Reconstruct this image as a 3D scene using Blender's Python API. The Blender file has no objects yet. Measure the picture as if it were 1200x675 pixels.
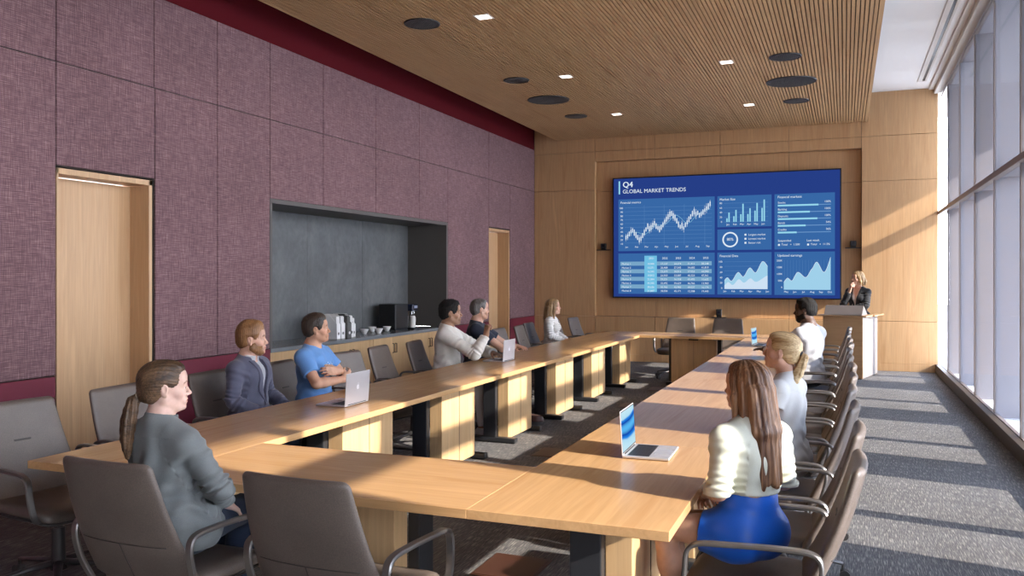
import bpy, bmesh, math, random
import numpy as np
from mathutils import Vector, Matrix
random.seed(7)
SC = bpy.context.scene
COL = SC.collection
PI = math.pi

# ------------------------------------------------------------------ objects
def link_mesh(name, bm, mat, parent=None, smooth=False, autosmooth=None):
    me = bpy.data.meshes.new(name)
    bm.normal_update()
    if autosmooth is not None:
        for f in bm.faces: f.smooth = True
        lim = math.radians(autosmooth)
        for e in bm.edges:
            if len(e.link_faces) == 2 and e.calc_face_angle(0) > lim: e.smooth = False
    elif smooth:
        for f in bm.faces: f.smooth = True
    bm.to_mesh(me); bm.free()
    o = bpy.data.objects.new(name, me)
    COL.objects.link(o)
    mats = mat if isinstance(mat, (list, tuple)) else [mat]
    for m in mats: me.materials.append(m)
    if parent is not None: o.parent = parent
    return o

def empty(name, loc=(0, 0, 0), rz=0.0):
    o = bpy.data.objects.new(name, None)
    o.empty_display_size = .1
    COL.objects.link(o)
    o.location = loc; o.rotation_euler = (0, 0, rz)
    return o

def tag(o, label=None, cat=None, group=None, kind=None):
    if label: o['label'] = label
    if cat: o['category'] = cat
    if group: o['group'] = group
    if kind: o['kind'] = kind
    return o

def struct(o, label=None):
    o['kind'] = 'structure'
    if label: o['label'] = label
    return o

CHILD = {}
def index_children():
    CHILD.clear()
    for o in SC.objects:
        if o.parent is not None: CHILD.setdefault(o.parent.name, []).append(o)

def copy_tree(o, parent=None):
    c = o.copy(); COL.objects.link(c)
    if parent is not None: c.parent = parent
    for ch in CHILD.get(o.name, []): copy_tree(ch, c)
    return c

# ------------------------------------------------------------------ mesh helpers
def box(bm, x0, x1, y0, y1, z0, z1, bev=0.0, seg=2, M=None):
    r = bmesh.ops.create_cube(bm, size=1.0)
    vs = r['verts']
    for v in vs:
        v.co = Vector(((x0 + x1) / 2 + v.co.x * (x1 - x0), (y0 + y1) / 2 + v.co.y * (y1 - y0), (z0 + z1) / 2 + v.co.z * (z1 - z0)))
    geo = vs
    if bev > 0:
        es = list({e for v in vs for e in v.link_edges})
        rr = bmesh.ops.bevel(bm, geom=es, offset=bev, segments=seg, profile=.5, affect='EDGES')
        geo = list({v for f in rr['faces'] for v in f.verts} | {v for v in vs if v.is_valid})
    if M is not None:
        for v in geo: v.co = M @ v.co
    return geo

def ring_faces(bm, rings, cap0=True, cap1=True, closed=True):
    R = [[bm.verts.new(p) for p in r] for r in rings]
    n = len(R[0])
    for a, b in zip(R[:-1], R[1:]):
        for i in range(n if closed else n - 1):
            j = (i + 1) % n
            try: bm.faces.new((a[i], a[j], b[j], b[i]))
            except ValueError: pass
    if cap0: bm.faces.new(list(reversed(R[0])))
    if cap1: bm.faces.new(R[-1])
    return R

def tube(bm, pts, r, n=10, rb=None, up=None, caps=True):
    """sweep an ellipse (r across, rb along the up hint) along pts"""
    pts = [Vector(p) for p in pts]
    rs = r if isinstance(r, (list, tuple)) else [r] * len(pts)
    rbs = rs if rb is None else (rb if isinstance(rb, (list, tuple)) else [rb] * len(pts))
    rings = []; prev = None
    for i, p in enumerate(pts):
        t = (pts[min(i + 1, len(pts) - 1)] - pts[max(i - 1, 0)]).normalized()
        if up is not None: u = Vector(up)
        elif prev is not None: u = prev
        else: u = Vector((0, 0, 1)) if abs(t.z) < .9 else Vector((0, 1, 0))
        u = (u - t * u.dot(t))
        if u.length < 1e-5: u = Vector((1, 0, 0)) - t * t.x
        u.normalize(); prev = u
        s = t.cross(u)
        rings.append([p + s * (math.cos(2 * PI * k / n) * rs[i]) + u * (math.sin(2 * PI * k / n) * rbs[i]) for k in range(n)])
    ring_faces(bm, rings, caps, caps)

def flatbar(bm, pts, w, t, side, seg=2):
    """sweep a rounded rectangle: w along the fixed side vector, t across"""
    pts = [Vector(p) for p in pts]; s = Vector(side).normalized(); rings = []
    for i, p in enumerate(pts):
        tg = (pts[min(i + 1, len(pts) - 1)] - pts[max(i - 1, 0)]).normalized()
        nn = tg.cross(s).normalized()
        c = min(w, t) * .3
        prof = [(-w/2 + c, -t/2), (w/2 - c, -t/2), (w/2, -t/2 + c), (w/2, t/2 - c), (w/2 - c, t/2), (-w/2 + c, t/2), (-w/2, t/2 - c), (-w/2, -t/2 + c)]
        rings.append([p + s * a + nn * b for a, b in prof])
    ring_faces(bm, rings)

def smooth_path(ctrl, n=6):
    """Catmull-Rom through ctrl"""
    P = [Vector(c) for c in ctrl]; out = []
    for i in range(len(P) - 1):
        p0 = P[max(i - 1, 0)]; p1 = P[i]; p2 = P[i + 1]; p3 = P[min(i + 2, len(P) - 1)]
        for k in range(n):
            t = k / n
            out.append(.5 * ((2 * p1) + (p2 - p0) * t + (2 * p0 - 5 * p1 + 4 * p2 - p3) * t * t + (3 * p1 - p0 - 3 * p2 + p3) * t ** 3))
    out.append(P[-1]); return out

def lathe(bm, prof, n=24, c=(0, 0, 0)):
    rings = [[(c[0] + r * math.cos(2 * PI * k / n), c[1] + r * math.sin(2 * PI * k / n), c[2] + z) for k in range(n)] for r, z in prof]
    ring_faces(bm, rings)

def quad(bm, pts):
    return bm.faces.new([bm.verts.new(p) for p in pts])

def prism(bm, outline, z0, z1, M=None):
    """outline: list of (x,y), counter-clockwise"""
    M = M or Matrix()
    a = [bm.verts.new(M @ Vector((x, y, z0))) for x, y in outline]
    b = [bm.verts.new(M @ Vector((x, y, z1))) for x, y in outline]
    n = len(a)
    for i in range(n): bm.faces.new((a[i], a[(i + 1) % n], b[(i + 1) % n], b[i]))
    bm.faces.new(list(reversed(a))); bm.faces.new(b)

# ------------------------------------------------------------------ materials
def srgb(r, g, b):
    f = lambda c: ((c / 255 + .055) / 1.055) ** 2.4 if c > 10.3 else c / 255 / 12.92
    return (f(r), f(g), f(b), 1)

def nodes(name):
    m = bpy.data.materials.new(name); m.use_nodes = True
    nt = m.node_tree; b = nt.nodes['Principled BSDF']
    return m, nt, b

def P(name, col, rough=.5, metal=0.0, spec=.5, sheen=0.0, coat=0.0):
    m, nt, b = nodes(name)
    b.inputs['Base Color'].default_value = (*col[:3], 1)
    b.inputs['Roughness'].default_value = rough
    b.inputs['Metallic'].default_value = metal
    b.inputs['Specular IOR Level'].default_value = spec
    b.inputs['Sheen Weight'].default_value = sheen
    b.inputs['Coat Weight'].default_value = coat
    return m

def N(nt, typ, **kw):
    n = nt.nodes.new(typ)
    for k, v in kw.items(): setattr(n, k, v)
    return n

def coords(nt, space='Object', scale=(1, 1, 1), rot=(0, 0, 0), random_shift=False):
    tc = N(nt, 'ShaderNodeTexCoord')
    mp = N(nt, 'ShaderNodeMapping')
    mp.inputs['Scale'].default_value = scale; mp.inputs['Rotation'].default_value = rot
    src = tc.outputs[space]
    if random_shift:
        oi = N(nt, 'ShaderNodeObjectInfo')
        vm = N(nt, 'ShaderNodeVectorMath', operation='SCALE'); vm.inputs[0].default_value = (7.3, 11.1, 5.7)
        nt.links.new(oi.outputs['Random'], vm.inputs['Scale'])
        ad = N(nt, 'ShaderNodeVectorMath', operation='ADD')
        nt.links.new(src, ad.inputs[0]); nt.links.new(vm.outputs[0], ad.inputs[1]); src = ad.outputs[0]
    nt.links.new(src, mp.inputs['Vector'])
    return mp.outputs['Vector']

def noise(nt, vec, scale=5, detail=4, rough=.5, dist=0.0):
    n = N(nt, 'ShaderNodeTexNoise')
    n.inputs['Scale'].default_value = scale; n.inputs['Detail'].default_value = detail
    n.inputs['Roughness'].default_value = rough; n.inputs['Distortion'].default_value = dist
    nt.links.new(vec, n.inputs['Vector']); return n.outputs['Fac']

def ramp(nt, fac, stops):
    r = N(nt, 'ShaderNodeValToRGB'); e = r.color_ramp.elements
    e[0].position, e[0].color = stops[0][0], (*stops[0][1][:3], 1)
    e[1].position, e[1].color = stops[-1][0], (*stops[-1][1][:3], 1)
    for p, c in stops[1:-1]:
        x = e.new(p); x.color = (*c[:3], 1)
    nt.links.new(fac, r.inputs['Fac']); return r.outputs['Color']

def mixc(nt, fac, a, b, mode='MIX'):
    m = N(nt, 'ShaderNodeMix', data_type='RGBA', blend_type=mode)
    for s, v in ((m.inputs[0], fac), (m.inputs[6], a), (m.inputs[7], b)):
        if hasattr(v, 'links') or hasattr(v, 'is_linked'): nt.links.new(v, s)
        else: s.default_value = v if not isinstance(v, tuple) else (*v[:3], 1)
    return m.outputs[2]

def math_n(nt, op, a, b=None):
    m = N(nt, 'ShaderNodeMath', operation=op)
    for s, v in ((m.inputs[0], a), (m.inputs[1], b)):
        if v is None: continue
        if hasattr(v, 'is_linked'): nt.links.new(v, s)
        else: s.default_value = v
    return m.outputs[0]

def bump(nt, b, h, strength=.2, dist=.01):
    n = N(nt, 'ShaderNodeBump'); n.inputs['Strength'].default_value = strength; n.inputs['Distance'].default_value = dist
    nt.links.new(h, n.inputs['Height']); nt.links.new(n.outputs['Normal'], b.inputs['Normal'])

def wood(name, axis, light, dark, rough=.4, spec=.4, shift=False, coat=0.0, fine=1.0):
    m, nt, b = nodes(name)
    sc = [9 * fine, 9 * fine, 9 * fine]; sc['XYZ'.index(axis)] = .55 * fine
    v = coords(nt, 'Object', tuple(sc), random_shift=shift)
    sc2 = [55, 55, 55]; sc2['XYZ'.index(axis)] = 1.6
    v2 = coords(nt, 'Object', tuple(sc2), random_shift=shift)
    a = noise(nt, v, 1.0, 3, .55, 1.2)
    f = noise(nt, v2, 1.0, 3, .6, .3)
    c = ramp(nt, a, [(.3, dark), (.48, light), (.56, tuple(.93 * x for x in light[:3])), (.72, tuple(min(1, 1.1 * x) for x in light[:3]))])
    g = ramp(nt, f, [(.3, (.92, .905, .88)), (.65, (1.03, 1.03, 1.03))])
    nt.links.new(mixc(nt, 1.0, c, g, 'MULTIPLY'), b.inputs['Base Color'])
    b.inputs['Roughness'].default_value = rough; b.inputs['Specular IOR Level'].default_value = spec
    b.inputs['Coat Weight'].default_value = coat; b.inputs['Coat Roughness'].default_value = .12
    return m

M = {}
M['wood_wall'] = wood('beech_wall', 'Z', (.57, .350, .180), (.50, .290, .140), .5, .3)
M['wood_top'] = wood('beech_top_y', 'Y', (.535, .315, .145), (.46, .255, .110), .22, .45, True)
M['wood_top_x'] = wood('beech_top_x', 'X', (.535, .315, .145), (.46, .255, .110), .22, .45, True)
M['wood_panel'] = wood('beech_panel', 'Z', (.60, .39, .20), (.52, .32, .15), .45, .3, True)
M['wood_door'] = wood('beech_door', 'Z', (.58, .37, .205), (.53, .325, .17), .4, .35)
M['wood_slat'] = wood('beech_slat', 'Y', (.50, .305, .150), (.42, .24, .11), .55, .25)
M['wood_lectern'] = wood('beech_lectern', 'X', (.40, .24, .125), (.33, .19, .095), .4, .35)
M['wood_dark'] = P('dark_gap', (.025, .015, .010), .8)
M['slat_back'] = P('slat_backing', (.10, .058, .034), .9)

def fabric_wall(name, c1, c2, c3):
    m, nt, b = nodes(name)
    vh = coords(nt, 'Object', (9, 9, 210)); vv = coords(nt, 'Object', (9, 210, 9))
    h = noise(nt, vh, 1, 2, .6); v = noise(nt, vv, 1, 2, .6)
    s = math_n(nt, 'ADD', h, v)
    s = math_n(nt, 'MULTIPLY', s, .5)
    wv = N(nt, 'ShaderNodeTexWave', wave_type='BANDS', bands_direction='Y'); wv.inputs['Scale'].default_value = 22
    wz = N(nt, 'ShaderNodeTexWave', wave_type='BANDS', bands_direction='Z'); wz.inputs['Scale'].default_value = 22
    oc = coords(nt, 'Object'); nt.links.new(oc, wv.inputs['Vector']); nt.links.new(oc, wz.inputs['Vector'])
    chk = math_n(nt, 'MULTIPLY', wv.outputs['Fac'], wz.outputs['Fac'])
    big = noise(nt, coords(nt, 'Object', (1, 1, 1)), 1.3, 2)
    c = ramp(nt, s, [(.36, c1), (.5, c2), (.64, c3)])
    dk = ramp(nt, chk, [(0, (.74, .74, .76)), (.5, (1.1, 1.1, 1.1))])
    c = mixc(nt, 1.0, c, dk, 'MULTIPLY')
    bg = ramp(nt, big, [(.3, (.93, .93, .93)), (.7, (1.07, 1.07, 1.07))])
    nt.links.new(mixc(nt, 1.0, c, bg, 'MULTIPLY'), b.inputs['Base Color'])
    b.inputs['Roughness'].default_value = .9; b.inputs['Specular IOR Level'].default_value = .1
    b.inputs['Sheen Weight'].default_value = .15
    return m
M['fabric'] = fabric_wall('plum_wall_fabric', (.132, .068, .076), (.200, .112, .120), (.345, .212, .218))
M['fabric_rear'] = P('rear_wall_fabric', (.30, .22, .22), .9)
M['red_trim'] = P('crimson_laminate', (.155, .010, .030), .55)
M['red_cove'] = P('crimson_paint', (.085, .0035, .007), .85, 0, .15)
M['white'] = P('white_paint', (.80, .76, .725), .7)
M['plaster'] = P('cornice_paint', (.66, .60, .54), .7)
M['alu'] = P('pale_aluminium_panel', (.235, .228, .255), .45, .0, .3)
M['mullion'] = P('dark_mullion', (.24, .20, .19), .4, .3)
M['sill'] = P('white_sill', (.85, .85, .86), .6)
M['base_dark'] = P('dark_base_trim', (.055, .038, .026), .6)
M['black'] = P('black_plastic', (.012, .012, .013), .4)
M['blacksteel'] = P('black_steel', (.022, .023, .026), .36, .0, .5)
M['concrete'] = P('exterior_paving', (.50, .48, .45), .9)

def carpet():
    m, nt, b = nodes('grey_carpet')
    v = coords(nt, 'Object', (230, 9, 1)); v2 = coords(nt, 'Object', (240, 14, 1)); v3 = coords(nt, 'Object', (3, 3, 3))
    t = noise(nt, v, 1, 1, .5); t2 = noise(nt, v2, 1, 2, .7); big = noise(nt, v3, 1, 2)
    br = N(nt, 'ShaderNodeTexBrick'); nt.links.new(coords(nt, 'Object', (1, 1, 1), (0, 0, PI / 2)), br.inputs['Vector'])
    br.inputs['Scale'].default_value = 1; br.inputs['Brick Width'].default_value = 1.0; br.inputs['Row Height'].default_value = .25
    br.inputs['Mortar Size'].default_value = .002; br.inputs['Color1'].default_value = (.93, .93, .93, 1); br.inputs['Color2'].default_value = (1.07, 1.07, 1.07, 1); br.inputs['Mortar'].default_value = (.8, .8, .8, 1)
    base = ramp(nt, t2, [(.3, (.066, .065, .071)), (.7, (.175, .166, .162))])
    fl = ramp(nt, t, [(.55, (0, 0, 0)), (.68, (1, 1, 1))])
    c = mixc(nt, math_n(nt, 'MULTIPLY', fl, .75), base, (.34, .32, .285))
    c = mixc(nt, 1.0, c, br.outputs['Color'], 'MULTIPLY')
    bg = ramp(nt, big, [(.3, (.92, .92, .92)), (.7, (1.06, 1.06, 1.06))])
    nt.links.new(mixc(nt, 1.0, c, bg, 'MULTIPLY'), b.inputs['Base Color'])
    b.inputs['Roughness'].default_value = 1; b.inputs['Specular IOR Level'].default_value = .05
    bump(nt, b, t2, .5, .004)
    return m
M['carpet'] = carpet()

def stone():
    m, nt, b = nodes('grey_stone')
    v = coords(nt, 'Object', (1, 1, .8))
    a = noise(nt, v, 2.2, 8, .62, .6); f = noise(nt, v, 14, 4, .6)
    c = ramp(nt, a, [(.25, (.085, .090, .092)), (.5, (.112, .117, .119)), (.75, (.150, .155, .156))])
    g = ramp(nt, f, [(.3, (.85, .85, .85)), (.7, (1.1, 1.1, 1.1))])
    nt.links.new(mixc(nt, 1.0, c, g, 'MULTIPLY'), b.inputs['Base Color'])
    b.inputs['Roughness'].default_value = .5; b.inputs['Specular IOR Level'].default_value = .35
    return m
M['stone'] = stone()
M['niche_side'] = P('niche_side_laminate', (.095, .085, .078), .6)
M['counter'] = P('counter_stone', (.20, .21, .22), .22)

def leather(name, c, rough=.42):
    m, nt, b = nodes(name)
    v = coords(nt, 'Object')
    f = noise(nt, v, 260, 2, .5); g = noise(nt, v, 7, 3)
    cc = ramp(nt, g, [(.3, tuple(x * .88 for x in c)), (.7, tuple(x * 1.1 for x in c))])
    f2 = ramp(nt, f, [(.35, (.84, .84, .84)), (.65, (1.1, 1.1, 1.1))])
    nt.links.new(mixc(nt, 1, cc, f2, 'MULTIPLY'), b.inputs['Base Color'])
    b.inputs['Roughness'].default_value = rough; b.inputs['Specular IOR Level'].default_value = .5
    bump(nt, b, f, .22, .003)
    return m
M['leather'] = leather('taupe_leather', (.125, .097, .080))
M['seam'] = P('leather_seam', (.05, .04, .034), .6)
M['arm_metal'] = P('bronze_grey_metal', (.20, .185, .175), .32, .75)
M['chair_base'] = P('graphite_metal', (.075, .070, .070), .35, .5)
M['caster'] = P('caster_rubber', (.05, .045, .043), .6)
M['laptop'] = P('silver_aluminium', (.62, .60, .62), .32, .55)
M['keys'] = P('laptop_keys', (.015, .016, .02), .5)
M['logo'] = P('pale_logo', (.92, .92, .95), .3)
M['floorbox'] = P('brown_floor_box', (.060, .022, .014), .45)
M['porcelain'] = P('white_porcelain', (.82, .80, .78), .25)
M['paper'] = P('white_card', (.80, .79, .78), .6)
M['greycard'] = P('dark_grey_card', (.10, .10, .095), .6)
M['milk'] = P('milk_jug_white', (.75, .72, .68), .3)
M['chrome'] = P('chrome', (.6, .6, .62), .15, 1.0)
M['grille'] = P('charcoal_grille', (.075, .068, .064), .6)
M['lectern_white'] = P('pale_lectern_side', (.205, .185, .182), .45)
M['lectern_hood'] = P('lectern_hood_grey', (.17, .15, .148), .35, .1)
M['handle'] = P('dark_handle', (.05, .045, .04), .4, .6)

def emit(name, col, s=1.0):
    m = bpy.data.materials.new(name); m.use_nodes = True; nt = m.node_tree
    nt.nodes.clear()
    e = N(nt, 'ShaderNodeEmission'); e.inputs[0].default_value = (*col[:3], 1); e.inputs[1].default_value = s
    o = N(nt, 'ShaderNodeOutputMaterial'); nt.links.new(e.outputs[0], o.inputs[0]); return m
M['lamp'] = emit('lamp_glow', (1, .93, .82), 6)

def glass():
    m = bpy.data.materials.new('window_glass'); m.use_nodes = True; nt = m.node_tree; nt.nodes.clear()
    t = N(nt, 'ShaderNodeBsdfTransparent'); t.inputs[0].default_value = (.95, .955, .97, 1)
    g = N(nt, 'ShaderNodeBsdfGlossy'); g.inputs['Roughness'].default_value = .02
    mx = N(nt, 'ShaderNodeMixShader'); mx.inputs[0].default_value = .06
    o = N(nt, 'ShaderNodeOutputMaterial')
    nt.links.new(t.outputs[0], mx.inputs[1]); nt.links.new(g.outputs[0], mx.inputs[2]); nt.links.new(mx.outputs[0], o.inputs[0])
    return m
M['glass'] = glass()
def jugglass():
    m, nt, b = nodes('clear_jug')
    b.inputs['Base Color'].default_value = (.9, .9, .9, 1); b.inputs['Transmission Weight'].default_value = .7
    b.inputs['Roughness'].default_value = .1
    return m
M['jug'] = jugglass()
# ------------------------------------------------------------------ room dimensions (metres)
LX, RX, BY, FY = -5.69, 1.445, 15.65, -3.2
CZ, WZ = 4.74, 4.24              # white ceiling, slatted ceiling underside

# floor, ceiling
bm = bmesh.new(); box(bm, LX - .9, RX, FY, BY + .3, -.1, 0); struct(link_mesh('floor', bm, M['carpet']))
bm = bmesh.new(); box(bm, LX - .9, RX + .02, FY, BY + .3, CZ, CZ + .15); struct(link_mesh('ceiling', bm, M['white']))

# slatted beech ceiling raft
PX0, PX1 = -5.19, .36
raft = link_mesh('ceiling_raft', (lambda b: (box(b, PX0, PX1, FY, BY - .01, WZ + .04, WZ + .16), b)[1])(bmesh.new()), M['slat_back'])
struct(raft, 'slatted beech ceiling raft hanging under the white ceiling')
bm = bmesh.new()
ny = 14; ys = [FY + (BY - .012 - FY) * k / ny for k in range(ny + 1)]
pitch = .042; nsl = int((PX1 - .045 - PX0) / pitch)
for k in range(nsl):
    x = PX0 + .004 + k * pitch
    w = .0305
    if k % 28 == 27: w = .026
    for j in range(ny):
        box(bm, x, x + w, ys[j] + .002, ys[j + 1] - .002, WZ, WZ + .042)
link_mesh('slats', bm, M['wood_slat'], raft)
bm = bmesh.new(); box(bm, PX1 - .045, PX1, FY, BY - .012, WZ - .003, WZ + .17); box(bm, PX0 - .02, PX0, FY, BY - .012, WZ - .003, WZ + .17)
link_mesh('raft_edge', bm, M['wood_slat'], raft)

# slot diffuser and cornice in the white ceiling
def linear_slot():
    t = tag(empty('slot_diffuser', (1.17, 0, CZ)), 'long narrow black slot diffuser with a pale frame set in the white ceiling', 'air vent')
    b = bmesh.new()
    for x0, x1 in ((-.085, -.018), (.018, .05)): box(b, x0, x1, FY + .1, 14.98, -.014, -.0005, .003)
    box(b, -.085, .05, 14.98, 15.03, -.014, -.0005, .003)
    link_mesh('slot_frame', b, M['plaster'], t)
    b = bmesh.new(); y = FY + .1
    while y < 14.9:
        box(b, -.018, .018, y, min(y + 3.28, 14.96), -.008, -.0004); y += 3.3
    link_mesh('slot', b, M['black'], t)
linear_slot()
bm = bmesh.new()
box(bm, 1.30, RX + .03, FY, BY, CZ - .03, CZ + .02, .004); box(bm, 1.38, RX + .05, FY, BY, CZ - .10, CZ + .0, .004)
struct(link_mesh('trim_1', bm, M['plaster']), 'stepped pale cornice above the windows')

# ---- left wall: fabric panels over a backing, with two door openings and a niche
D1, D2, NI = (4.80, 5.80, 0, 2.46), (13.36, 14.34, 0, 2.45), (7.42, 11.75, 0, 2.43)
bm = bmesh.new()
def wallblock(y0, y1, z0, z1): box(bm, LX - .30, LX - .02, y0, y1, z0, z1)
wallblock(FY, D1[0], 0, CZ); wallblock(D1[1], NI[0], 0, CZ); wallblock(NI[1], D2[0], 0, CZ); wallblock(D2[1], BY + .3, 0, CZ)
wallblock(D1[0], D1[1], D1[3], CZ); wallblock(NI[0], NI[1], NI[3], CZ); wallblock(D2[0], D2[1], D2[3], CZ)
wl = struct(link_mesh('wall_left', bm, M['wood_dark']))
g = .004
bm = bmesh.new()
def fp(y0, y1, z0, z1): box(bm, LX - .02, LX, y0 + g, y1 - g, z0 + g, z1 - g, .004, 1)
S = [FY, -1.0, 1.4, 2.9, 4.80, 5.80, 6.613, 7.42, 8.41, 9.60, 10.81, 13.36, BY]
for a, b_ in zip(S[:-1], S[1:]): fp(a, b_, 3.27, 4.09)
for a, b_ in ((FY, -1), (-1, 1.4), (1.4, 2.9), (2.9, 4.80), (5.81, 6.613), (6.613, 7.42), (11.75, 13.36), (14.35, BY)): fp(a, b_, .83, 3.27)
fp(4.80, 5.81, 2.465, 3.27); fp(13.36, 14.35, 2.455, 3.27)
for a, b_ in ((7.42, 8.41), (8.41, 9.6), (9.6, 10.81), (10.81, 11.75)): fp(a, b_, 2.43, 3.27)
link_mesh('fabric_panels', bm, M['fabric'], wl)
bm = bmesh.new()
for a, b_ in ((FY, D1[0] - .01), (5.81, NI[0]), (NI[1], D2[0] - .01), (14.35, BY)):
    box(bm, LX - .02, LX + .006, a, b_, .665, .825, .003, 1); box(bm, LX - .02, LX + .006, a, b_, .10, .660, .003, 1)
struct(link_mesh('trim_2', bm, M['red_trim']), 'crimson wainscot along the foot of the fabric wall')
bm = bmesh.new()
for a, b_ in ((FY, D1[0]), (5.81, NI[0]), (NI[1], D2[0]), (14.35, BY)): box(bm, LX - .02, LX + .012, a, b_, 0, .10, .003, 1)
struct(link_mesh('baseboard_left', bm, M['base_dark']))
bm = bmesh.new(); box(bm, LX - .02, LX - .012, FY, BY, 4.09, CZ)
struct(link_mesh('trim_3', bm, M['red_cove']), 'crimson band on the wall above the fabric panels')

# doors (recessed leaf, frame with deep jamb)
def door(name, y0, y1, zt):
    t = struct(empty(name, (LX, (y0 + y1) / 2, 0))); hw = (y1 - y0) / 2
    b = bmesh.new(); box(b, -.25, -.215, -hw + .02, hw - .06, .004, zt - .055, .003)
    link_mesh('door_leaf', b, M['wood_door'], t)
    b = bmesh.new()
    box(b, -.29, .004, -hw + .001, -hw + .018, 0, zt - .004, .002); box(b, -.29, .004, hw - .065, hw - .028, 0, zt - .004, .002)
    box(b, -.29, .004, -hw + .001, hw - .028, zt - .05, zt - .004, .002)
    link_mesh('door_frame', b, M['wood_door'], t)
    b = bmesh.new(); box(b, -.29, -.035, hw - .028, hw - .001, 0, zt - .002); link_mesh('shadow_gap', b, M['black'], t)
door('door_1', D1[0], D1[1], 2.45); door('door_2', D2[0], D2[1], 2.44)

# niche lining
NB = -6.36
bm = bmesh.new()
for a, b_ in ((7.42, 7.72), (7.724, 9.04), (9.044, 10.36), (10.364, 11.75)): box(bm, NB - .05, NB, a, b_ - .002, .8, 2.43)
nb = struct(link_mesh('wall_niche', bm, M['stone']), 'dark grey stone back of the coffee niche')
bm = bmesh.new(); box(bm, NB, LX - .001, 11.70, 11.749, .83, 2.40); box(bm, NB, LX - .001, 7.421, 7.46, .83, 2.40); box(bm, NB, LX - .001, 7.421, 11.749, 2.385, 2.429)
link_mesh('niche_lining', bm, M['niche_side'], nb)
bm = bmesh.new(); box(bm, NB - .06, NB - .05, 7.3, 11.9, 0, 2.6); link_mesh('niche_backing', bm, M['wood_dark'], nb)

# ---- back wall, beech panels with shadow gaps, recess for the screen
RB = BY + .115
bm = bmesh.new(); box(bm, LX - .3, RX + .01, RB + .03, RB + .25, 0, CZ); wb = struct(link_mesh('wall_back', bm, M['wood_dark']))
bm = bmesh.new(); g = .003
RL, RR, RZ0, RZ1 = -4.455, .267, .842, 3.80
def bp(x0, x1, z0, z1, y=BY, y1=None): box(bm, x0 + g, x1 - g, y, y1 or RB + .03, z0 + g, z1 - g, .002, 1)
C4 = [RL, -3.30, -2.105, -.92, RR]
for a, b_ in zip(C4[:-1], C4[1:]):
    bp(a, b_, 3.99, CZ); bp(a, b_, RZ1, 3.99); bp(a, b_, .13, RZ0); 
    for z0, z1 in ((RZ0, 3.23), (3.23, RZ1)): bp(a, b_, z0, z1, RB)
for z0, z1 in ((.13, RZ0), (RZ0, 3.26), (3.26, 3.99), (3.99, CZ)): bp(LX, RL, z0, z1)
for z0, z1 in ((.13, RZ0), (RZ0, 3.225), (3.225, 3.99), (3.99, CZ)): bp(RR, RX, z0, z1)
link_mesh('beech_panels', bm, M['wood_wall'], wb)
bm = bmesh.new(); box(bm, LX, RX, BY - .002, RB, .0, .13, .002, 1); struct(link_mesh('baseboard_back', bm, M['wood_wall']))

bm = bmesh.new(); box(bm, LX - .3, RX + .05, FY - .2, FY, 0, CZ); struct(link_mesh('wall_front', bm, M['fabric_rear']), 'fabric wall at the rear of the room, behind the viewpoint')

# ---- window wall: mullions, transom, panes, exterior fins, sills, head, columns, canopy
WXI, WXO = 1.475, 1.535
FIN = [14.63 - 1.46 * k for k in range(13)]
edges = [BY + .02] + FIN
bm = bmesh.new(); box(bm, 1.40, 1.47, FY, BY, 0, .14, .004); struct(link_mesh('baseboard_right', bm, M['base_dark']))
for k, (yb, ya) in enumerate(zip(edges[:-1], edges[1:])):
    t = struct(empty('window_%d' % (k + 1), (WXI, (ya + yb) / 2, 0))); h = (yb - ya) / 2
    b = bmesh.new()
    box(b, 0, .012, -h - .022, -h + .022, .1, 4.60)
    box(b, -.035, .04, -h, h, 2.625, 2.69, .003, 1)
    box(b, 0, .04, -h, h, .08, .145, .002, 1); box(b, 0, .04, -h, h, 4.56, 4.60, .002, 1)
    link_mesh('window_frame', b, M['mullion'], t)
    b = bmesh.new(); box(b, .027, .033, -h + .022, h - .022, .145, 2.625); box(b, .027, .033, -h + .022, h - .022, 2.69, 4.60)
    link_mesh('glass', b, M['glass'], t)
    b = bmesh.new(); box(b, .041, .66, -h, h, -.2, .10, .003, 1); link_mesh('sill', b, M['sill'], t)
    b = bmesh.new(); box(b, .041, .30, -h + .03, h - .03, 2.645, 2.675, .002, 1); link_mesh('transom_shelf', b, M['alu'], t)
    b = bmesh.new(); box(b, .041, .66, -h, h, 4.56, 4.72, .002, 1); link_mesh('window_head', b, M['alu'], t)
    b = bmesh.new(); box(b, .0125, .60, -h - .022, -h + .022, .10, 4.56, .003, 1); link_mesh('fin', b, M['alu'], t)
for k in range(6):
    y = 12.86 - 2.92 * k
    b = bmesh.new(); box(b, 2.2, 2.8, y, y + .81, -.4, 4.8, .01); struct(link_mesh('column', b, M['concrete']), 'concrete column outside the window wall')
bm = bmesh.new(); box(bm, 1.6, 4.72, FY, BY + 3, 4.74, 5.0); struct(link_mesh('canopy', bm, M['white']), 'overhanging roof outside the window wall')
bm = bmesh.new(); box(bm, RX + .1, 60, -40, 60, -.5, -.2); struct(link_mesh('ground', bm, M['concrete']), 'pale paving outside')

# ---- camera
cam = bpy.data.cameras.new('camera'); co = bpy.data.objects.new('camera', cam); COL.objects.link(co); SC.camera = co
cam.sensor_width = 36; cam.lens = 36 * 990 / 1200; cam.shift_y = -(337.5 - 324) / 1200
co.location = (0, 0, 1.6); co.rotation_euler = (PI / 2, 0, math.atan(390 / 990)); cam.clip_start = .02

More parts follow.
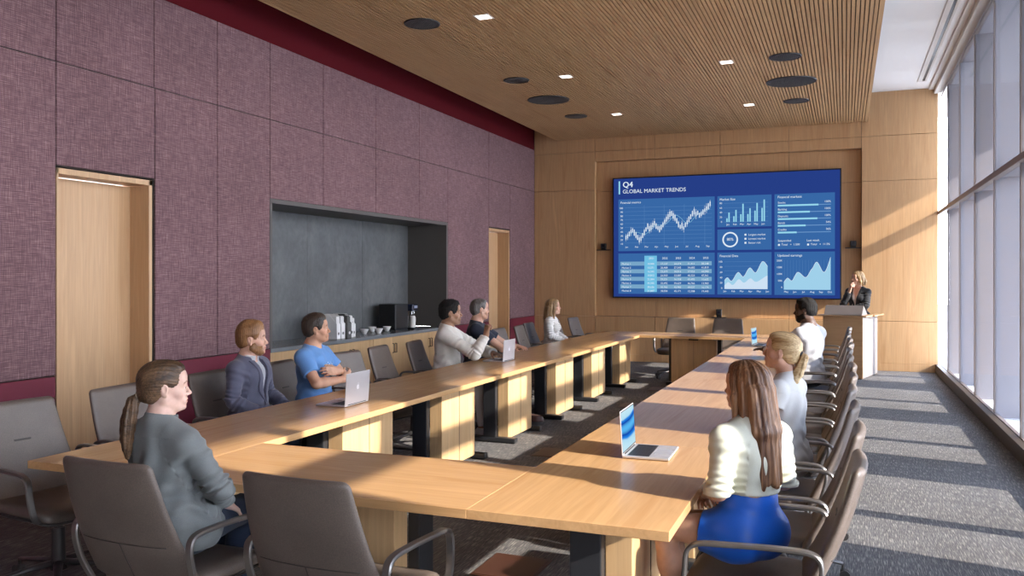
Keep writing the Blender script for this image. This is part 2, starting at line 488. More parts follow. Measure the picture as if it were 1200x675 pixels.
# ---- light
sd = bpy.data.lights.new('sun', 'SUN'); so = bpy.data.objects.new('sun', sd); COL.objects.link(so)
sd.energy = 14.5; sd.angle = math.radians(.8); sd.color = (1, .92, .80)
so.rotation_euler = Vector((-1, .2, -.52)).to_track_quat('-Z', 'Y').to_euler(); so.location = (8, 6, 6)
w = bpy.data.worlds.new('sky'); SC.world = w; w.use_nodes = True; nt = w.node_tree
bgn = nt.nodes['Background']
tc = N(nt, 'ShaderNodeTexCoord'); sx = N(nt, 'ShaderNodeSeparateXYZ'); nt.links.new(tc.outputs['Generated'], sx.inputs[0])
skyc = ramp(nt, sx.outputs['Z'], [(0.0, (.95, .95, .97)), (.12, (.90, .94, 1.0)), (.6, (.50, .68, 1.0))])
nt.links.new(skyc, bgn.inputs['Color']); bgn.inputs["Strength"].default_value = 14.8
vs = SC.view_settings; vs.view_transform = 'Standard'; vs.look = 'None'; vs.exposure = 0; vs.gamma = 1; vs.use_curve_mapping = False
SC.cycles.use_denoising = True
SC.cycles.max_bounces = 10; SC.cycles.diffuse_bounces = 5; SC.cycles.transparent_max_bounces = 12
SC.cycles.sample_clamp_indirect = 6
# ------------------------------------------------------------------ conference chair (local: seat faces +Y, origin on the floor)
def chair_master():
    t = empty('conference_chair')
    # five-star base
    for k in range(5):
        a = 2 * PI * k / 5 + .942; d = Vector((math.cos(a), math.sin(a), 0)); s = Vector((-d.y, d.x, 0))
        b = bmesh.new()
        pts = [d * .03 + Vector((0, 0, .118)), d * .13 + Vector((0, 0, .112)), d * .24 + Vector((0, 0, .098)), d * .325 + Vector((0, 0, .085))]
        tube(b, pts, [.024, .021, .018, .014], 10, rb=[.018, .014, .011, .009], up=(0, 0, 1))
        lg = link_mesh('base_leg', b, M['chair_base'], t, True)
        b = bmesh.new(); c = d * .325
        tube(b, [c + Vector((0, 0, .052)), c + Vector((0, 0, .09))], .009, 8)
        for q in (-1, 1):
            w = c + s * (.014 * q) + d * .010
            tube(b, [w + Vector((0, 0, .028)) - s * .009, w + Vector((0, 0, .028)) + s * .009], .027, 14)
        box(b, c.x - .013, c.x + .013, c.y - .013, c.y + .013, .028, .058, .006)
        link_mesh('caster', b, M['caster'], lg, True, 40)
    b = bmesh.new(); lathe(b, [(.0, .084), (.044, .086), (.046, .125), (.0, .13)], 20)
    link_mesh('base_hub', b, M['chair_base'], t, True, 35)
    b = bmesh.new(); lathe(b, [(.0, .10), (.034, .10), (.034, .14), (.032, .30), (.022, .302), (.022, .385), (.0, .386)], 20)
    link_mesh('gas_column', b, M['chair_base'], t, True, 35)
    b = bmesh.new(); box(b, -.11, .11, -.15, .12, .372, .404, .012); box(b, .11, .20, .02, .045, .385, .395, .003)
    box(b, -.06, .06, -.21, -.12, .385, .44, .010)
    link_mesh('tilt_mechanism', b, M['chair_base'], t, False)
    # seat pan + cushion
    def outline(hw, y0, y1, n=40, e=.34):
        o = []
        for k in range(n):
            a = 2 * PI * k / n; c, s = math.cos(a), math.sin(a)
            y = abs(s) ** e * (1 if s >= 0 else -1)
            o.append((hw * abs(c) ** e * (1 if c >= 0 else -1) * (1 - .05 * (y < 0) * abs(y)), (y0 + y1) / 2 + (y1 - y0) / 2 * y))
        return o
    def layers(spec):
        R = []
        for ins, z, crown in spec:
            o = outline(.255 - ins, -.215 + ins, .255 - ins)
            R.append([(x, y, z - (max(0, (y - .14)) ** 2) * 2.2 + crown * (x * x * 1.1)) for x, y in o])
        return R
    b = bmesh.new(); ring_faces(b, layers([(.05, .398, 0), (.012, .400, 0), (.004, .408, 0), (.004, .416, 0), (.012, .418, 0)]))
    link_mesh('seat_pan', b, M['chair_base'], t, True, 40)
    b = bmesh.new(); ring_faces(b, layers([(.02, .416, 0), (.003, .421, 0), (0, .432, 0), (.002, .446, .1), (.012, .457, .1), (.035, .462, .12), (.09, .461, .14), (.17, .457, .1)]))
    link_mesh('seat', b, M['leather'], t, True)
    # backrest: slab that leans back, wider at the bottom, rounded top corners
    def back_ring(u, n=44):
        z = .425 + u * .505; yc = -.190 - .200 * u - .022 * math.sin(PI * u)
        hw = .270 - .052 * u ** 1.1; th = .031 - .006 * u
        zt = (1 - u) * .505
        if zt < .026: hw -= .026 - math.sqrt(max(0, .026 ** 2 - (.026 - zt) ** 2))
        if zt < .022: th *= max(.12, math.sqrt(max(0, 1 - ((.022 - zt) / .022) ** 2)))
        if u < .035: th *= .55 + .45 * u / .035
        o = []
        for k in range(n):
            a = 2 * PI * k / n; c, s = math.cos(a), math.sin(a)
            x = hw * abs(c) ** .42 * (1 if c >= 0 else -1)
            o.append((x, yc + th * abs(s) ** .75 * (1 if s >= 0 else -1) + .36 * x * x, z + .03 * x * x))
        return o
    us = [0, .015, .035] + [k / 14 for k in range(1, 13)] + [.89, .915, .94, .955, .97, .98, .99, .996, 1]
    b = bmesh.new(); ring_faces(b, [back_ring(u) for u in us])
    br = link_mesh('backrest', b, M['leather'], t, True)
    # stitched seams on the rear face, pull tab on the front face
    def on_back(x, u, side):
        yc = -.190 - .200 * u - .022 * math.sin(PI * u); th = .031 - .006 * u
        hw = .270 - .052 * u ** 1.1
        q = min(1, abs(x) / hw) ** (1 / .42); s = math.sqrt(max(0, 1 - q * q)) ** .75
        return (x, yc + side * (th * s + .0008) + .36 * x * x, .425 + u * .505 + .03 * x * x)
    b = bmesh.new()
    tube(b, [on_back(x, .36, -1) for x in [(-.21 + .42 * k / 16) for k in range(17)]], .0022, 6)
    tube(b, [on_back(0.0, u, -1) for u in [.02 + .34 * k / 10 for k in range(11)]], .0022, 6)
    link_mesh('stitched_seam', b, M['seam'], br, True)
    b = bmesh.new(); flatbar(b, [on_back(x, .60, 1) for x in [-.045 + .09 * k / 6 for k in range(7)]], .010, .006, (0, -.25, 1))
    link_mesh('pull_tab', b, M['seam'], br)
    # loop arms
    for s in (-1, 1):
        b = bmesh.new(); x = s * .288
        path = smooth_path([(s * .262, -.205, .405), (x, -.240, .50), (x + s * .004, -.262, .600), (x + s * .006, -.235, .648), (x + s * .006, -.12, .655), (x + s * .006, .06, .648), (x + s * .004, .155, .640), (x + s * .002, .195, .610), (x, .205, .54), (s * .275, .215, .45), (s * .25, .21, .408)], 5)
        flatbar(b, path, .034, .016, (1, 0, 0))
        link_mesh('armrest', b, M['arm_metal'], t, False, 30)
    return t
chair0 = chair_master(); index_children()
chair_used = [False]
def chair(x, y, az, label, lift=0.0):
    """az: heading to the right of +Y in degrees"""
    if chair_used[0]: c = copy_tree(chair0)
    else: c = chair0; chair_used[0] = True
    c.location = (x, y, 0); c.rotation_euler = (0, 0, -math.radians(az))
    if lift:
        for ch in SC.objects:
            if ch.parent is c and not ch.name.startswith('base_'): ch.location.z += lift
    tag(c, label, 'chair', 'conference chairs around the table')
    return c

# ------------------------------------------------------------------ tables
TOPZ, TT = .74, .036
def table_master(L, wmat, f1=.25):
    """table whose long side runs along local Y, pedestal boxed in beech on the +X side"""
    t = empty('conference_table'); h = L / 2
    b = bmesh.new(); box(b, -.375, .375, -h + .0004, h - .0004, TOPZ - TT, TOPZ, .002, 2)
    link_mesh('tabletop', b, wmat, t, False)
    b = bmesh.new(); box(b, .045, .155, -.325, .325, .035, TOPZ - TT - .001, .004, 2)
    pn = link_mesh('cable_panel', b, M['wood_panel'], t)
    b = bmesh.new(); box(b, .1545, .158, .0, .003, .04, TOPZ - TT - .004); link_mesh('panel_joint', b, M['wood_dark'], pn)
    for s in (-1, 1):
        b = bmesh.new(); box(b, -.085, .045, s * .355 - .028, s * .355 + .028, .05, TOPZ - TT - .012, .006)
        lg = link_mesh('leg', b, M['blacksteel'], t)
        b = bmesh.new(); box(b, -.30, f1, s * .355 - .042, s * .355 + .042, .006, .052, .010)
        for q in (-.27, f1 - .03):
            tube(b, [(q, s * .355, 0), (q, s * .355, .007)], .018, 10)
        link_mesh('foot', b, M['blacksteel'], lg)
        b = bmesh.new(); box(b, -.30, .30, s * .355 - .03, s * .355 + .03, TOPZ - TT - .012, TOPZ - TT - .0005, .003); link_mesh('top_bracket', b, M['blacksteel'], lg)
    b = bmesh.new(); box(b, .10, .175, -.07, .07, TOPZ - TT - .034, TOPZ - TT - .0125, .004); link_mesh('latch', b, M['black'], t)
    for q in (1, -1):
        b = bmesh.new(); box(b, q * .3075 - .022, q * .3075 + .022, q * .33 - .03, q * .33 + .03, TOPZ - TT - .013, TOPZ - TT - .0005, .002)
        link_mesh('clip', b, M['chrome'], t)
    return t
ML = 10.11 / 7
tm = table_master(ML, M['wood_top']); tmx = table_master(1.4995, M['wood_top'], .21); index_children()
tused = set()
def table(master, x, y, rz, label):
    if master.name in tused: c = copy_tree(master)
    else: c = master; tused.add(master.name)
    c.location = (x, y, 0); c.rotation_euler = (0, 0, rz)
    tag(c, label, 'table', 'tables joined into a hollow square')
    return c
TY = [2.84 + ML * (k + .5) for k in range(7)]
LT = ['beech table at the near left corner, beside the man in the blazer and crimson wall', 'beech table carrying the nearer silver laptop with its lid toward us', 'beech table with bare top between the two silver laptops on the left',
      'beech table carrying the far left silver laptop, before the man with raised fist', 'beech table on the left just beyond the far silver laptop', 'beech table in front of the woman in the striped white top', 'beech table at the far left corner beneath the left end of the screen']
for k, y in enumerate(TY): table(tm, -3.175, y, 0, LT[k])
RT = ['beech table at the near right corner carrying the laptop with blue wallpaper', 'beech table in front of the woman in the blue skirt, just beyond her laptop', 'beech table in front of the blonde woman with a ponytail', 'beech table on the window side, two places short of the man in white shirt',
      'beech table on the window side in front of the man in white shirt', 'beech table with the small far laptop on the window side', 'beech table at the far right corner in front of the lectern']
for k, y in enumerate(TY): table(tm, -.925, y, 0, RT[k])
table(tmx, -2.05, 2.84 + .375, -PI / 2, 'nearest beech table, spanning between the two long rows in the foreground')
table(tmx, -2.05, 12.95 - .375, -PI / 2, 'beech table closing the far end, with two empty chairs behind it')

# ------------------------------------------------------------------ chairs
CH = {}
LL = ['empty taupe chair at the left picture edge, nearest on the crimson wall side',
      'empty taupe chair before the near wooden door, behind the grey blazer woman',
      'taupe chair holding the man in the blue-grey blazer', 'taupe chair holding the man in the blue T-shirt',
      'empty taupe chair behind the nearer silver laptop, right of the blue T-shirt man', 'empty taupe chair standing before the cabinet handles under the counter',
      'taupe chair holding the man in the white sweater', 'taupe chair holding the man in the dark navy T-shirt',
      'empty chair next beyond the man in the dark navy T-shirt', 'empty chair standing before the far wooden door', 'empty chair just short of the woman in the striped top',
      'chair holding the woman in the striped white top', 'empty chair just beyond the woman in the striped top', 'last empty chair of the left row, closest to the screen wall']
LYS = [3.22, 3.96, 4.80, 5.57, 6.40, 7.14, 7.85, 8.60, 9.40, 10.13, 10.82, 11.52, 12.44, 13.24]
for k, y in enumerate(LYS): CH['L%d' % k] = chair(-3.80 + .02 * math.sin(k * 2.1) - (.09 if k == 11 else 0), y, 90 + (6, -4, -3, -5, 8, -6, -8, -4, 3, -2, -6, -3, -5, 4)[k], LL[k])
RL_ = ['taupe chair holding the woman in the blue skirt', 'empty taupe chair between the woman in the blue skirt and the blonde woman', 'taupe chair holding the blonde woman with a ponytail',
       'empty window-side chair, first beyond the blonde woman', 'empty window-side chair, second beyond the blonde woman', 'empty window-side chair, third beyond the blonde woman', 'empty window-side chair, fourth beyond the blonde woman',
       'empty window-side chair, last before the man in the white shirt', 'chair holding the man in the white shirt', 'empty window-side chair, first beyond the man in white shirt', 'empty window-side chair, second beyond the man in white shirt',
       'empty window-side chair, third beyond the man in white shirt', 'last window-side chair, beside the lectern']
for k in range(13): CH['R%d' % k] = chair(-.33 + .010 * math.sin(k * 1.7), 3.36 + .722 * k + (.0 if k == 0 else 0), -90 + (1, 2, 3, 2, 0, -2, 1, 0, 3, -1, 1, -1, 0)[k], RL_[k])
CH['F0'] = chair(-2.50, 2.70, 2, 'taupe chair in the foreground holding the woman in the grey blazer')
CH['F1'] = chair(-1.705, 2.74, 2, 'empty taupe chair seen from behind at the bottom of the picture')
CH['B0'] = chair(-2.49, 13.36, 184, 'empty chair facing us below the screen, left of the pair at the far table')
CH['B1'] = chair(-1.71, 13.36, 178, 'empty chair facing us below the screen, right of the pair at the far table')

# ------------------------------------------------------------------ laptops (local: user sits at +X side? screen faces +Y)
def apple_outline(s):
    pts = []
    for k in range(40):
        a = 2 * PI * k / 40; x, y = math.cos(a), math.sin(a)
        r = 1 - .13 * math.exp(-((a - PI / 2) / .35) ** 2) - .08 * math.exp(-((a - 3 * PI / 2) / .3) ** 2)
        d = math.hypot(x * r - 1.12, y * r - .12)
        px, py = x * r * .92, y * r
        if d < .42: px = .62 + .05 * abs(y)
        pts.append((px * s, py * s))
    return pts
def wallpaper():
    m = bpy.data.materials.new('laptop_wallpaper'); m.use_nodes = True; nt = m.node_tree; nt.nodes.clear()
    v = coords(nt, 'Object', (1, 1, 1))
    wv = N(nt, 'ShaderNodeTexWave', wave_type='RINGS'); wv.inputs['Scale'].default_value = 1.5; wv.inputs['Distortion'].default_value = 6; wv.inputs['Detail'].default_value = 1; wv.inputs['Detail Scale'].default_value = 1.2
    nt.links.new(v, wv.inputs['Vector'])
    c = ramp(nt, wv.outputs['Fac'], [(0, (.55, .80, .90)), (.35, (.42, .72, .90)), (.5, (.02, .25, .80)), (.75, (.005, .06, .42)), (1, (.10, .48, .90))])
    e = N(nt, 'ShaderNodeEmission'); nt.links.new(c, e.inputs[0]); e.inputs[1].default_value = 1.0
    o = N(nt, 'ShaderNodeOutputMaterial'); nt.links.new(e.outputs[0], o.inputs[0]); return m
M['wallpaper'] = wallpaper()
def laptop_master():
    """base lies toward +Y (the user's side), the lid stands at y=0"""
    t = empty('laptop'); W, D, LID = .312, .221, .208
    b = bmesh.new(); box(b, -W / 2, W / 2, 0, D, .002, .0135, .004, 3)
    for q in (-.13, .13):
        for w in (.02, .2): box(b, q - .008, q + .008, w - .003, w + .003, 0, .003)
    base = link_mesh('laptop_base', b, M['laptop'], t)
    b = bmesh.new()
    for r in range(6):
        n = 13
        for c in range(n):
            w0 = -.136 + c * .2725 / n
            if r == 5 and 3 <= c <= 8:
                if c == 3: box(b, w0, w0 + 6 * .2725 / n - .003, .024 + (5 - r) * 0 + .0165 * r, .038 + .0165 * r, .0132, .0142)
                continue
            box(b, w0, w0 + .2725 / n - .003, .024 + .0165 * r, .038 + .0165 * r, .0132, .0142)
    box(b, -.139, .139, .021, .124, .0130, .0136)
    link_mesh('keyboard', b, M['keys'], base)
    b = bmesh.new(); box(b, -.062, .062, .133, .212, .0132, .0137); link_mesh('trackpad', b, P('trackpad', (.45, .44, .46), .25, .3), base)
    R = Matrix.Translation((0, .004, .012)) @ Matrix.Rotation(math.radians(3.5), 4, 'X')
    b = bmesh.new(); box(b, -W / 2, W / 2, -.005, 0, 0, LID, .0022, 2, R)
    lid = link_mesh('lid', b, M['laptop'], t)
    b = bmesh.new(); box(b, -W / 2 + .004, W / 2 - .004, -.0002, .0006, .008, LID - .004, 0, 1, R); link_mesh('screen_bezel', b, M['keys'], lid)
    b = bmesh.new(); box(b, -W / 2 + .008, W / 2 - .008, .0004, .0010, .014, LID - .008, 0, 1, R); link_mesh('display', b, M['wallpaper'], lid)
    b = bmesh.new()
    MM = R @ Matrix.Translation((0, -.0052, LID * .52)) @ Matrix.Rotation(PI / 2, 4, 'X')
    prism(b, apple_outline(.017), -.0004, .0004, MM)
    leaf = [(.002 + .0045 * math.cos(a) * .6 - .006 * math.sin(a) * .3 + .001, .0225 + .006 * math.sin(a) * .8 + .0045 * math.cos(a) * .5) for a in [2 * PI * k / 12 for k in range(12)]]
    prism(b, leaf, -.0004, .0004, MM)
    link_mesh('logo', b, M['logo'], lid)
    b = bmesh.new(); tube(b, [(-.12, .004, .012), (.12, .004, .012)], .0055, 10); link_mesh('hinge', b, M['keys'], t, True)
    return t
lp = laptop_master(); index_children()
def laptop(src, x, y, az, label):
    c = lp if src else copy_tree(lp)
    c.location = (x, y, TOPZ + .0004); c.rotation_euler = (0, 0, -math.radians(az))
    return tag(c, label, 'laptop', 'open laptops on the tables')
laptop(1, -3.05, 4.90, -92, 'open silver laptop on the left table in front of the man in blue T-shirt')
laptop(0, -3.18, 7.98, -90, 'open silver laptop standing before the man with the raised fist')
laptop(0, -.985, 4.06, 88, 'open laptop with blue wallpaper beside the woman in the blue skirt')
laptop(0, -1.05, 10.92, 96, 'open laptop with blue screen in front of the man in white shirt')

# ------------------------------------------------------------------ floor boxes
fb = [(-1.70, 4.32), (-2.44, 7.26), (-2.42, 10.28), (-2.42, 11.92)]
fl = ['brown floor box lid in the carpet in front of the nearest table', 'brown floor box lid beside the left table feet, second from the front', 'brown floor box lid in the carpet, third from the front', 'brown floor box lid in the carpet, closest to the screen']
for k, (x, y) in enumerate(fb):
    t = tag(empty('floor_box', (x, y, 0)), fl[k], 'floor box', 'floor boxes between the tables')
    b = bmesh.new(); box(b, -.17, .17, -.19, .19, .0005, .005, .002); fr = link_mesh('rim', b, M['floorbox'], t)
    b = bmesh.new(); box(b, -.155, .155, -.175, .175, .003, .0075, .002); link_mesh('lid', b, M['floorbox'], t)

# ------------------------------------------------------------------ coffee niche: cabinets, counter, things on it
NY0, NY1, CX = 7.425, 11.695, LX - .012
uw = (NY1 - NY0) / 4
cl = ['beech base cabinet under the counter behind the blue T-shirt man', 'beech base cabinet with a pair of handles below the white holders', 'beech base cabinet below the white cups', 'beech base cabinet at the far end, below the coffee machine']
for k in range(4):
    y0 = NY0 + k * uw
    t = tag(empty('base_cabinet', (CX, y0 + uw / 2, 0)), cl[k], 'cabinet', 'cabinets under the coffee counter')
    h = uw / 2 - .002
    b = bmesh.new(); box(b, -.62, -.024, -h, h, .09, .785); box(b, -.60, -.06, -h, h, 0, .09); link_mesh('carcass', b, M['wood_panel'], t)
    for s in (-1, 1):
        b = bmesh.new(); box(b, -.022, 0, min(0, s * h) + .0015, max(0, s * h) - .0015, .10, .78, .0015, 1)
        d = link_mesh('door', b, M['wood_panel'], t)
        b = bmesh.new(); yy = s * .035
        tube(b, [(0, yy, .57), (.026, yy, .57), (.026, yy, .69), (0, yy, .69)], .006, 8); link_mesh('handle', b, M['handle'], d, True)
bm = bmesh.new(); box(bm, NB + .002, LX + .008, 7.424, 11.696, .786, .8285, .003)
tag(link_mesh('countertop', bm, M['counter']), 'grey stone countertop running along the coffee niche', 'countertop')
CT = .829
def holder(y, x, m, label, az=0, h=.30):
    t = tag(empty('file_holder', (x, y, CT), az), label, 'file holder', 'upright holders on the counter')
    b = bmesh.new(); w, d = .042, .125
    side = [(-d, 0), (d, 0), (d, h * .62), (d * .15, h), (-d, h)]
    for s in (-1, 1):
        Mx = Matrix.Translation((0, s * w, 0)) @ Matrix(((1, 0, 0, 0), (0, 0, 1, 0), (0, 1, 0, 0), (0, 0, 0, 1)))
        prism(b, side, -.002, .002, Mx)
    box(b, -d, d, -w, w, 0, .004); box(b, -d, -d + .004, -w, w, 0, h); box(b, d - .004, d, -w, w, 0, h * .62)
    link_mesh('case', b, m, t)
    b = bmesh.new()
    for q in range(4): box(b, -d + .008, d - .012, -w + .006 + q * .018, -w + .020 + q * .018, .005, h * (.93 - .03 * (q % 2)))
    link_mesh('papers', b, M['paper'] if m is not M['greycard'] else M['greycard'], t)
    b = bmesh.new(); tube(b, [(d - .0005, 0, h * .22), (d + .0015, 0, h * .22)], .018, 14); link_mesh('finger_hole', b, M['greycard'] if m is M['paper'] else M['paper'], t)
holder(8.90, -5.93, M['paper'], 'white upright holder, leftmost on the counter behind the blue T-shirt man', .05)
holder(9.005, -5.93, M['paper'], 'white upright holder touching the dark one on the counter', .02)
holder(9.105, -5.90, M['greycard'], 'dark grey upright holder between white ones on the counter', 0)
holder(9.205, -5.93, M['paper'], 'white upright holder just right of the dark one', 0)
holder(9.31, -5.97, M['paper'], 'smaller white holder at the right end, toward the cups', .08, .26)
def cup(x, y, label):
    b = bmesh.new(); lathe(b, [(.0, .0), (.026, .0), (.028, .006), (.032, .012), (.052, .05), (.060, .066), (.0575, .066), (.048, .048), (.028, .015), (0, .012)], 24)
    o = link_mesh('cup', b, M['porcelain'], None, True, 45); o.location = (x, y, CT)
    tag(o, label, 'cup', 'white cups on the counter')
cup(-5.983, 9.797, 'white porcelain cup on the counter, nearest the white holders'); cup(-6.156, 10.294, 'white porcelain cup at the back, second from the holders')
cup(-5.890, 10.016, 'white porcelain cup at the counter front, third from the holders'); cup(-6.013, 10.450, 'white porcelain cup closest to the coffee machine')
t = tag(empty('coffee_machine', (-6.03, 10.78, CT)), 'black coffee machine with a white milk jug at the end of the counter', 'coffee machine')
b = bmesh.new(); box(b, -.19, .085, -.21, .16, .012, .375, .012, 3); link_mesh('body', b, M['black'], t)
b = bmesh.new(); box(b, -.10, .19, .15, .40, .0, .022, .006); box(b, -.19, .085, -.2, .15, 0, .012); link_mesh('drip_tray', b, M['black'], t)
b = bmesh.new(); box(b, -.10, .17, .15, .32, .265, .365, .016, 3); hd = link_mesh('brew_head', b, P('navy_gloss', (.012, .016, .04), .2), t)
b = bmesh.new(); box(b, .168, .173, .19, .29, .305, .345, .003); link_mesh('display', b, P('display_grey', (.25, .28, .34), .2), hd)
b = bmesh.new(); tube(b, [(.10, .24, .27), (.10, .24, .215)], .016, 12); tube(b, [(.13, .26, .27), (.13, .26, .225)], .010, 12); link_mesh('spout', b, M['chrome'], hd, True, 40)
b = bmesh.new(); box(b, .083, .091, .148, .158, .05, .36); link_mesh('trim_strip', b, M['chrome'], t)
b = bmesh.new(); lathe(b, [(0, 0), (.045, 0), (.047, .01), (.043, .09), (.036, .15), (.040, .17), (.036, .17), (.032, .15), (.039, .09), (.04, .012), (0, .01)], 20, (.11, .25, .0225)); j = link_mesh('milk_jug', b, M['milk'], t, True, 45)
b = bmesh.new(); tube(b, smooth_path([(.11, .289, .17), (.11, .335, .165), (.11, .338, .10), (.11, .294, .075)], 5), .007, 8); link_mesh('jug_handle', b, M['milk'], j, True)

# ------------------------------------------------------------------ ceiling grilles and downlights
def grille(x, y, r, label):
    t = tag(empty('ceiling_speaker_grille' if r < .25 else 'ceiling_air_diffuser', (x, y, WZ)), label, 'grille', 'round dark grilles in the slatted ceiling')
    b = bmesh.new(); lathe(b, [(r - .012, -.003), (r - .010, -.010), (r, -.010), (r + .004, -.003), (r + .004, .0), (r - .012, .0)], 48); 
    bm_r = link_mesh('rim', b, M['black'], t, True, 40)
    b = bmesh.new(); lathe(b, [(0, -.003), (r - .010, -.003), (r - .010, -.0012), (0, -.0012)], 48); link_mesh('backing', b, M['blacksteel'], t)
    b = bmesh.new(); n = int(2 * r / .022)
    for k in range(n):
        xx = -r + .02 + k * .022
        hh = math.sqrt(max(0, (r - .012) ** 2 - xx * xx))
        if hh > .02: box(b, xx - .006, xx + .006, -hh, hh, -.008, -.003)
    link_mesh('blades', b, M['grille'], t)
grille(-4.105, 7.86, .185, 'small round grille nearest on the left, at the top of the picture')
grille(-4.11, 10.59, .172, 'small round grille on the left, second along the slatted ceiling')
grille(-4.117, 11.94, .31, 'large round grille on the left half of the slatted ceiling')
grille(-4.116, 13.32, .183, 'small round grille on the left nearest the screen wall')
grille(-.665, 10.64, .187, 'small round grille on the right, above the large one')
grille(-.675, 12.02, .325, 'large round grille on the right half of the slatted ceiling')
grille(-.68, 13.37, .185, 'small round grille on the right nearest the screen wall')
dl = {(-3.415, 7.88): 'square downlight at the top of the picture beside the nearest grille', (-3.425, 10.63): 'square downlight second along the left row', (-3.45, 13.40): 'square downlight of the left row nearest the screen wall', (-1.355, 10.64): 'square downlight of the right row, farther from the screen', (-1.37, 13.41): 'square downlight of the right row nearest the screen wall'}
for (x, y), lab in dl.items():
    t = tag(empty('downlight', (x, y, WZ)), lab, 'light', 'square downlights in the slatted ceiling')
    b = bmesh.new(); h = .075
    for s in (-1, 1):
        box(b, s * h - .008, s * h + .008, -h - .008, h + .008, -.006, -.0005); box(b, -h, h, s * h - .008, s * h + .008, -.006, -.0005)
    link_mesh('trim_ring', b, M['white'], t)
    b = bmesh.new(); box(b, -h + .008, h - .008, -h + .008, h - .008, -.004, -.0008); link_mesh('lens', b, M['lamp'], t)

# ------------------------------------------------------------------ lectern
lt = tag(empty('lectern', (.258, 14.17, 0), math.radians(-14)), 'beech lectern with a grey hood and pale side panel, in front of the presenter', 'lectern')
def lect(name, fn, m, parent=None): b = bmesh.new(); fn(b); return link_mesh(name, b, m, parent or lt)
lect('front_panel', lambda b: box(b, -.60, 0, 0, .03, .012, .965, .003), M['wood_lectern'])
lect('base', lambda b: (box(b, -.585, -.015, .01, .28, .0, .06), box(b, -.024, -.004, .27, .98, 0, .06)), M['base_dark'])
lect('side_panel', lambda b: box(b, -.028, .0, .031, 1.0, .012, .965, .003), M['lectern_white'])
lect('left_panel', lambda b: box(b, -.60, -.575, .031, .42, .012, .965, .003), M['wood_lectern'])
lect('shelf', lambda b: box(b, -.574, -.03, .032, .30, .70, .72), M['wood_lectern'])
lect('top_slab', lambda b: (box(b, -.70, .06, -.05, .40, .966, .99, .004), box(b, -.045, .09, .40, 1.03, .966, .99, .004)), M['wood_lectern'])
def hood(b):
    sec = [(-.01, .991), (.36, .991), (.36, 1.0), (.12, 1.145), (.105, 1.145)]
    A = [b.verts.new((-.585, y, z)) for y, z in sec]; B = [b.verts.new((-.01, y, z)) for y, z in sec]
    for i in range(5): b.faces.new((A[i], B[i], B[(i + 1) % 5], A[(i + 1) % 5]))
    b.faces.new(list(reversed(A))); b.faces.new(B)
    bmesh.ops.bevel(b, geom=list(b.edges), offset=.006, segments=2, affect='EDGES')
    bmesh.ops.recalc_face_normals(b, faces=b.faces)
lect('hood', hood, M['lectern_hood'])
def mic(b):
    tube(b, smooth_path([(-.28, .14, 1.13), (-.28, .13, 1.17), (-.285, .16, 1.20), (-.30, .20, 1.21)], 5), .005, 8); tube(b, [(-.30, .20, 1.21), (-.31, .24, 1.213)], .011, 10)
lect('microphone', mic, M['black'])

# ------------------------------------------------------------------ wall devices by the screen
def device(x, y, z, label, tall):
    t = tag(empty('camera_unit', (x, y, z)), label, 'camera', 'black camera units by the screen')
    b = bmesh.new(); box(b, -.13, .13, -.115, 0, 0, .014, .003); link_mesh('shelf', b, M['black'], t)
    b = bmesh.new(); box(b, -.045, .045, -.085, -.02, .015, .04, .004); box(b, -.05, .05, -.095, -.012, .04, .04 + tall, .012, 3); link_mesh('camera_body', b, M['black'], t)
    b = bmesh.new(); tube(b, [(0, -.094, .04 + tall * .55), (0, -.104, .04 + tall * .55)], .024, 16); link_mesh('lens', b, P('lens_glass', (.02, .02, .03), .1), t, True, 40)
device(-4.30, RB, 2.10, 'black camera on a small wall shelf left of the screen', .09)
device(.135, RB, 2.085, 'black camera on a small wall shelf between screen and lectern', .09)
device(-2.13, BY + .1, .845, 'black camera on the ledge centred under the screen', .12)
# ------------------------------------------------------------------ wall screen with its dashboard
SX0, SX1, SZ0, SZ1, SY = -4.107, -.054, 1.197, 3.471, BY
SW, SH = SX1 - SX0, SZ1 - SZ0
ws = tag(empty('wall_screen', ((SX0 + SX1) / 2, SY, SZ0)), 'huge wall screen showing a blue Q4 market dashboard', 'screen')
def E_(name, r, g, b, s=1.0): return emit(name, srgb(r, g, b), s)
SM = dict(frame=M['black'], bg=E_('screen_navy', 38, 62, 134), panel=E_('screen_panel', 56, 104, 166), line=E_('screen_gridline', 98, 142, 196), white=E_('screen_white', 226, 238, 248), cyan=E_('screen_cyan', 150, 214, 236),
          band=E_('screen_band', 120, 166, 200), hi=E_('screen_highlight', 112, 190, 226), area1=E_('screen_area', 160, 208, 234), area2=E_('screen_area_pale', 205, 225, 244), dim=E_('screen_track', 108, 150, 200), violet=E_('screen_violet', 84, 104, 186))
b = bmesh.new(); box(b, -SW / 2, SW / 2, .0, .07, 0, SH, .004); link_mesh('bezel', b, SM['frame'], ws)
b = bmesh.new(); box(b, -SW / 2 + .022, SW / 2 - .022, -.003, .001, .022, SH - .022); dsp = link_mesh('display', b, SM['bg'], ws)
b = bmesh.new(); box(b, -SW / 2 + .3, SW / 2 - .3, .07, .114, .4, SH - .4); link_mesh('wall_mount', b, SM['frame'], ws)
